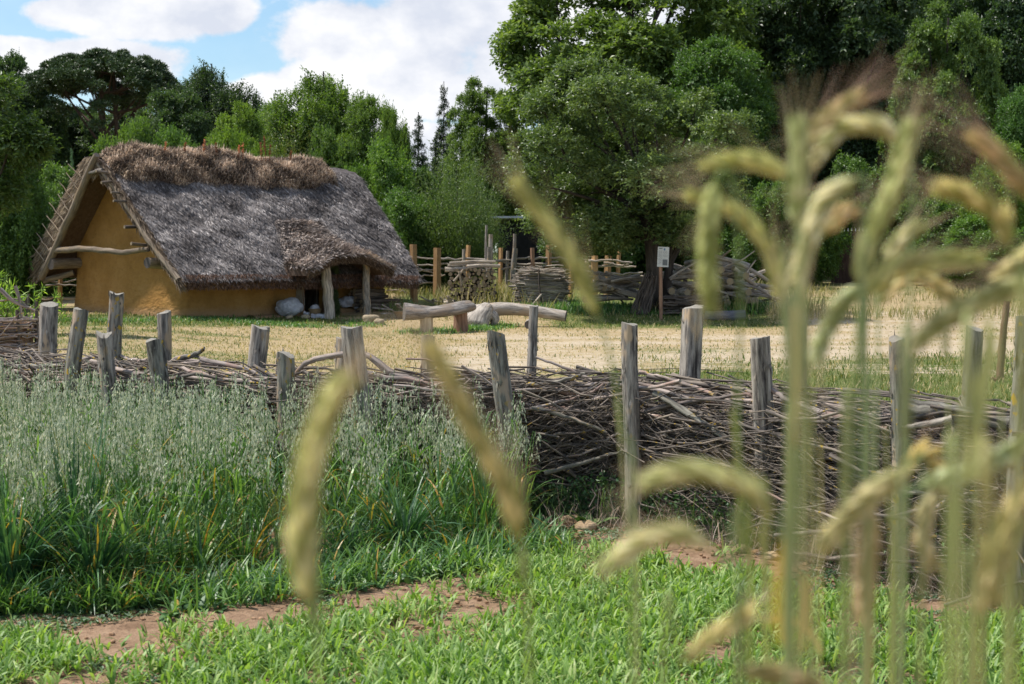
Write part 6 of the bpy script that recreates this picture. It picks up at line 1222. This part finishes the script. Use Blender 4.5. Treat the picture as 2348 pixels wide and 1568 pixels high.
def rye_all():
    rye('thick ripening rye ear hanging in front of the oats, nearest the left', [(704, 1380), (693, 1280), (696, 1180), (707, 1080), (728, 1000), (762, 915), (790, 882)], .72, (1.1, 1.1, .78), [(714, 1440), (730, 1560)], er=.0082, awn=.03)
    rye('long rye ear leaning left across the middle of the picture', [(1192, 1240), (1165, 1130), (1095, 1000), (1035, 880), (988, 795)], .78, (1.1, 1.02, .68), [(1192, 1330), (1212, 1560)], er=.0052)
    rye('slim green rye ear leaning left in front of the apple tree foliage', [(1368, 722), (1330, 630), (1270, 530), (1215, 460), (1188, 420)], .95, YG, [(1400, 820), (1428, 1000), (1450, 1300)], er=.0046)
    rye('straight dark-olive rye ear hanging vertically left of the other ears', [(1640, 415), (1628, 500), (1622, 600), (1632, 712)], .92, OL, [(1655, 392), (1680, 420), (1698, 700), (1690, 1000), (1715, 1500)], er=.0062, awn=.02)
    rye('horizontal rye ear pointing left with tan awns, above the vertical one', [(1812, 405), (1760, 380), (1700, 368), (1612, 378)], .98, YG, [(1825, 450), (1830, 700)], er=.0052)
    rye('upright rye ear at the top of the thick double stem', [(1824, 520), (1828, 430), (1832, 350), (1826, 275)], .95, (.85, .95, .72), [(1822, 700), (1818, 1100)], er=.0058)
    rye('tan rye ear tilted up right, highest of the group', [(1850, 340), (1880, 290), (1925, 250), (1975, 218)], 1.05, TAN, [(1838, 420), (1842, 800), (1834, 1200)], er=.0055, awn=.045)
    rye('pale arching rye ear bowed over at the top of the group', [(2068, 318), (2010, 292), (1930, 298), (1862, 372)], 1.0, PALE, [(2088, 380), (2084, 700), (2080, 1100)], er=.006)
    rye('long green rye ear standing diagonally at the centre right', [(1968, 650), (1992, 560), (2040, 450), (2070, 350), (2088, 285)], .95, (.95, 1.02, .72), [(1972, 760), (1962, 1000), (1956, 1400)], er=.006)
    rye('pale rye ear bending down left below the arching one', [(1962, 410), (1905, 450), (1862, 530), (1822, 650)], .9, PALE, [(1985, 440), (1975, 800), (1990, 1200)], er=.0058)
    rye('small tan rye ear between the pale ear and the diagonal one', [(1885, 540), (1920, 500), (1960, 478)], 1.05, TAN, [(1860, 600), (1850, 900)], er=.005)
    rye('rye ear arching right from the leftmost edge of the group', [(1790, 690), (1765, 580), (1690, 490), (1580, 445)], 1.1, YG, [(1800, 800), (1804, 1100)], er=.0056)
    rye('tan rye ear coming in from the upper right edge', [(2420, 470), (2347, 420), (2290, 360), (2232, 308)], .9, TAN, [(2430, 600)], er=.0048, awn=.045)
    rye('rye ear curving down right, upper one at the right', [(2310, 560), (2290, 500), (2220, 450), (2150, 430)], .92, (1.12, 1.05, .72), [(2330, 640), (2345, 900)], er=.006)
    rye('pale rye ear lying nearly level at the right', [(1985, 670), (2040, 620), (2130, 600), (2250, 592)], .95, YG, [(1965, 740), (1948, 1000), (1940, 1300)], er=.0058)
    rye('pale short rye ear pointing up right behind the level one', [(2025, 600), (2060, 555), (2105, 518)], 1.15, PALE, [(2010, 680), (2008, 1000)], er=.0058)
    rye('large sharp-edged green rye ear sloping down from the right edge', [(2380, 640), (2290, 672), (2180, 725), (2092, 792)], .95, GR, [(2440, 700)], er=.0064)
    rye('green rye ear just above the large sloping one at the right edge', [(2400, 560), (2350, 590), (2290, 640)], 1.0, (1.1, 1.05, .8), [(2440, 640)], er=.006)
    rye('rye ear drooping from the level ear towards the lower right', [(2000, 700), (2070, 640), (2140, 650), (2190, 700)], 1.2, (1.15, 1.05, .8), [(1985, 800)], er=.0055)
    rye('broad arching rye ear in front of the brushwood at the lower middle', [(1772, 1182), (1720, 1120), (1630, 1088), (1560, 1086), (1480, 1105)], .8, GR, [(1790, 1260), (1800, 1450)], er=.0062, awn=.02)
    rye('smaller arching rye ear above the seedlings at the lower middle', [(1625, 1252), (1560, 1228), (1480, 1240), (1382, 1308)], .82, PALE, [(1665, 1300), (1690, 1420)], er=.0056, awn=.02)
    rye('rye ear sloping down left in front of the brushwood at the right', [(2090, 1075), (2020, 1120), (1950, 1180), (1888, 1252)], .85, (1.1, 1.05, .85), [(2110, 1040), (2120, 1120), (2110, 1400)], er=.0054, awn=.025)
    rye('bluish-green rye ear rising to the right edge at lower right', [(2110, 1110), (2190, 1090), (2270, 1060), (2360, 1010)], .95, (.95, 1.06, .9), [(2070, 1160), (2062, 1400)], er=.006)
    rye('drooping white-green rye ear hanging below the diagonal ear', [(1972, 655), (1930, 700), (1890, 770), (1872, 830)], 1.05, (.98, 1.08, .95), [(1985, 690), (1980, 1000)], er=.006)
    rye('withered pinkish rye ear drooping at lower right', [(1985, 1140), (1992, 1220), (1978, 1330), (1982, 1420)], .95, (1.12, .97, .84), [(1975, 1125), (1958, 1200), (1955, 1500)], dead=True, er=.0045, awn=.02)
    rye('pale withered rye ear hanging near the right edge', [(2150, 1120), (2130, 1160), (2118, 1230), (2140, 1300)], .95, (1.15, 1.08, .92), [(2170, 1130), (2190, 1200), (2200, 1500)], dead=True, er=.005, awn=.02)
    rye('thin bleached rye ear lying low over the seedlings', [(1560, 1520), (1620, 1470), (1680, 1430), (1722, 1408)], .9, (1.2, 1.1, .85), [(1520, 1560)], er=.004, awn=.02)
    rye('brown rye ear cut by the bottom edge right of centre', [(1700, 1540), (1760, 1545), (1830, 1562), (1880, 1590)], .8, (1.02, .86, .7), [(1690, 1570)], er=.0055, awn=.015)
    rye('large pale rye ear pointing up at the lower right edge', [(2240, 1420), (2270, 1310), (2310, 1200), (2360, 1120)], .8, (1.15, 1.05, .85), [(2215, 1500)], er=.006, awn=.03)
    rye('slanting green rye ear at the right edge above the lowest stems', [(2290, 1320), (2320, 1240), (2350, 1180)], .95, GR, [(2260, 1400)], er=.0056)
    rye('tan drooping rye ear below the bluish-green one', [(2060, 1090), (2110, 1040), (2140, 1060), (2150, 1100)], 1.1, (1.15, 1.0, .6), [(2050, 1150), (2048, 1400)], er=.005)
    # bare stems with leaves
    def stalk(label, pts, Y, col, r=.0024, leaf=None, lcol=None):
        r *= .45; col = tuple(.42 + .62 * c for c in col)
        P = [at(x, y, Y) for x, y in pts]; foot = np.array([P[-1][0], Y, float(gz(P[-1][0], Y))]); root = empty('rye_stalk', foot, label, 'rye', 'rye stalks in the foreground')
        C = bez(P + [foot], 26); mb = MB(); tube(mb, C, np.linspace(r * .8, r, 26), 8, .4); o = part(mb, root, 'stem', M_RYE); o.color = (*col, 1)
        for lf in (leaf or []):
            Q = bez([at(x, y, Y + .01) for x, y in lf[0]], 16); T = unit(np.gradient(Q, axis=0)); S = unit(np.cross(T, [0, 1, .25])); w = lf[1] * np.interp(np.linspace(0, 1, 16), [0, .3, .7, 1], [.6, 1, .8, .05]); V = np.stack([Q - S * w[:, None], Q + [0, .0015, 0], Q + S * w[:, None]], 1); mb = MB(); mb.add(V, grid_faces(16, 3), None, .7); o = part(mb, root, 'leaf', M_RYE); o.color = (*lf[2], 1)
    TE = (.45, .62, .5)
    stalk('thick blue-green rye stem, left of the close pair right of centre', [(1800, 560), (1804, 900), (1808, 1300)], .75, TE, .0032, [([(1790, 1480), (1782, 1400), (1786, 1300), (1792, 1230)], .0022, (1.2, .92, .3))])
    stalk('thick blue-green rye stem, right of the close pair right of centre', [(1838, 500), (1838, 900), (1836, 1300)], .8, (.55, .72, .5), .003, [([(1835, 1500), (1842, 1380), (1838, 1290)], .0032, (1.3, 1.0, .7))])
    stalk('pinkish dry stem with a bleached leaf sheath behind the close pair', [(1822, 700), (1824, 1000), (1806, 1568)], .85, (1.3, 1.0, .75), .0028)
    stalk('thin yellow-green stem crossing in front of the tall split stake', [(1678, 940), (1690, 1050), (1700, 1250), (1722, 1500)], 1.0, (.75, .85, .12), .0022)
    stalk('greyish thin stem in front of the straight grey stake', [(1412, 920), (1425, 1050), (1440, 1250), (1462, 1500)], 1.25, (.9, .98, .85), .002)
    stalk('dark green stem between the diagonal ear and the brushwood', [(1952, 900), (1945, 1100), (1930, 1400)], .85, (.5, .68, .4), .0026)
    stalk('blue-green stem in front of the peeling stake', [(2095, 820), (2080, 1000), (2062, 1300)], .8, TE, .0032)
    stalk('reddish-brown lower stem left of the blue-green one', [(2010, 1240), (2000, 1400), (1992, 1568)], .9, (1.05, .78, .6), .0028)
    stalk('pale green stem rising beside the right back stake', [(2262, 760), (2235, 1000), (2200, 1300)], .75, (.8, .92, .6), .0036, [([(2225, 1100), (2250, 900), (2270, 800), (2262, 700)], .004, (.95, 1.0, .7))])
    stalk('dark olive stem close to the right picture edge', [(2345, 740), (2342, 900), (2330, 1300)], .7, (.62, .68, .25), .0034)
    stalk('thick green stem in the lower right corner', [(2190, 1130), (2180, 1350), (2170, 1568)], .7, (.6, .78, .3), .004)
    stalk('pale leaning stem in the lower right corner', [(2330, 1230), (2290, 1400), (2240, 1568)], .7, (1.1, 1.0, .65), .004)
    stalk('grey-green stem rising between the two rightmost ears', [(2140, 560), (2160, 800), (2172, 1200)], 1.2, (.7, .85, .55), .0022)
    stalk('thin green stem beside the yellow-green one', [(1760, 1200), (1748, 1350), (1752, 1568)], 1.1, (.75, .85, .4), .002)
    stalk('slender green stem at the far lower right', [(2380, 1200), (2340, 1400), (2310, 1568)], .9, (.6, .8, .4), .0028)
    stalk('pale straw stem with a drooping dry leaf above the seedlings', [(1880, 1000), (1884, 1250), (1880, 1568)], 1.3, (1.1, 1.02, .7), .002, [([(1884, 1500), (1850, 1440), (1780, 1420), (1740, 1440)], .003, (1.25, 1.05, .75))])
    for pts, Y_, col_, lb in (([(1865, 820), (1862, 1100), (1868, 1568)], 1.15, (.8, .9, .6), 'thin pale green stem just right of the close pair'), ([(2030, 980), (2036, 1200), (2040, 1568)], 1.2, (.75, .88, .5), 'thin green stem left of the two drooping tan ears'),
        ([(2110, 1180), (2118, 1350), (2112, 1568)], .95, (.95, .95, .6), 'yellowish stem below the pale withered ear'), ([(2300, 700), (2296, 1000), (2302, 1568)], 1.1, (.7, .85, .5), 'thin green stem near the right edge behind the sloping ear'),
        ([(1712, 1180), (1742, 1260), (1760, 1568)], .95, (.9, .95, .45), 'thin stem running down from the broad arching ear'), ([(2250, 1180), (2262, 1350), (2256, 1568)], 1.25, (1.1, 1.0, .7), 'straw-coloured thin stem in the lower right thicket')):
        stalk(lb, pts, Y_, col_, .0022)
    stalk('dark green stem behind the thick corner stem', [(2225, 900), (2230, 1200), (2226, 1568)], 1.05, (.5, .7, .35), .0026)
rye_all()
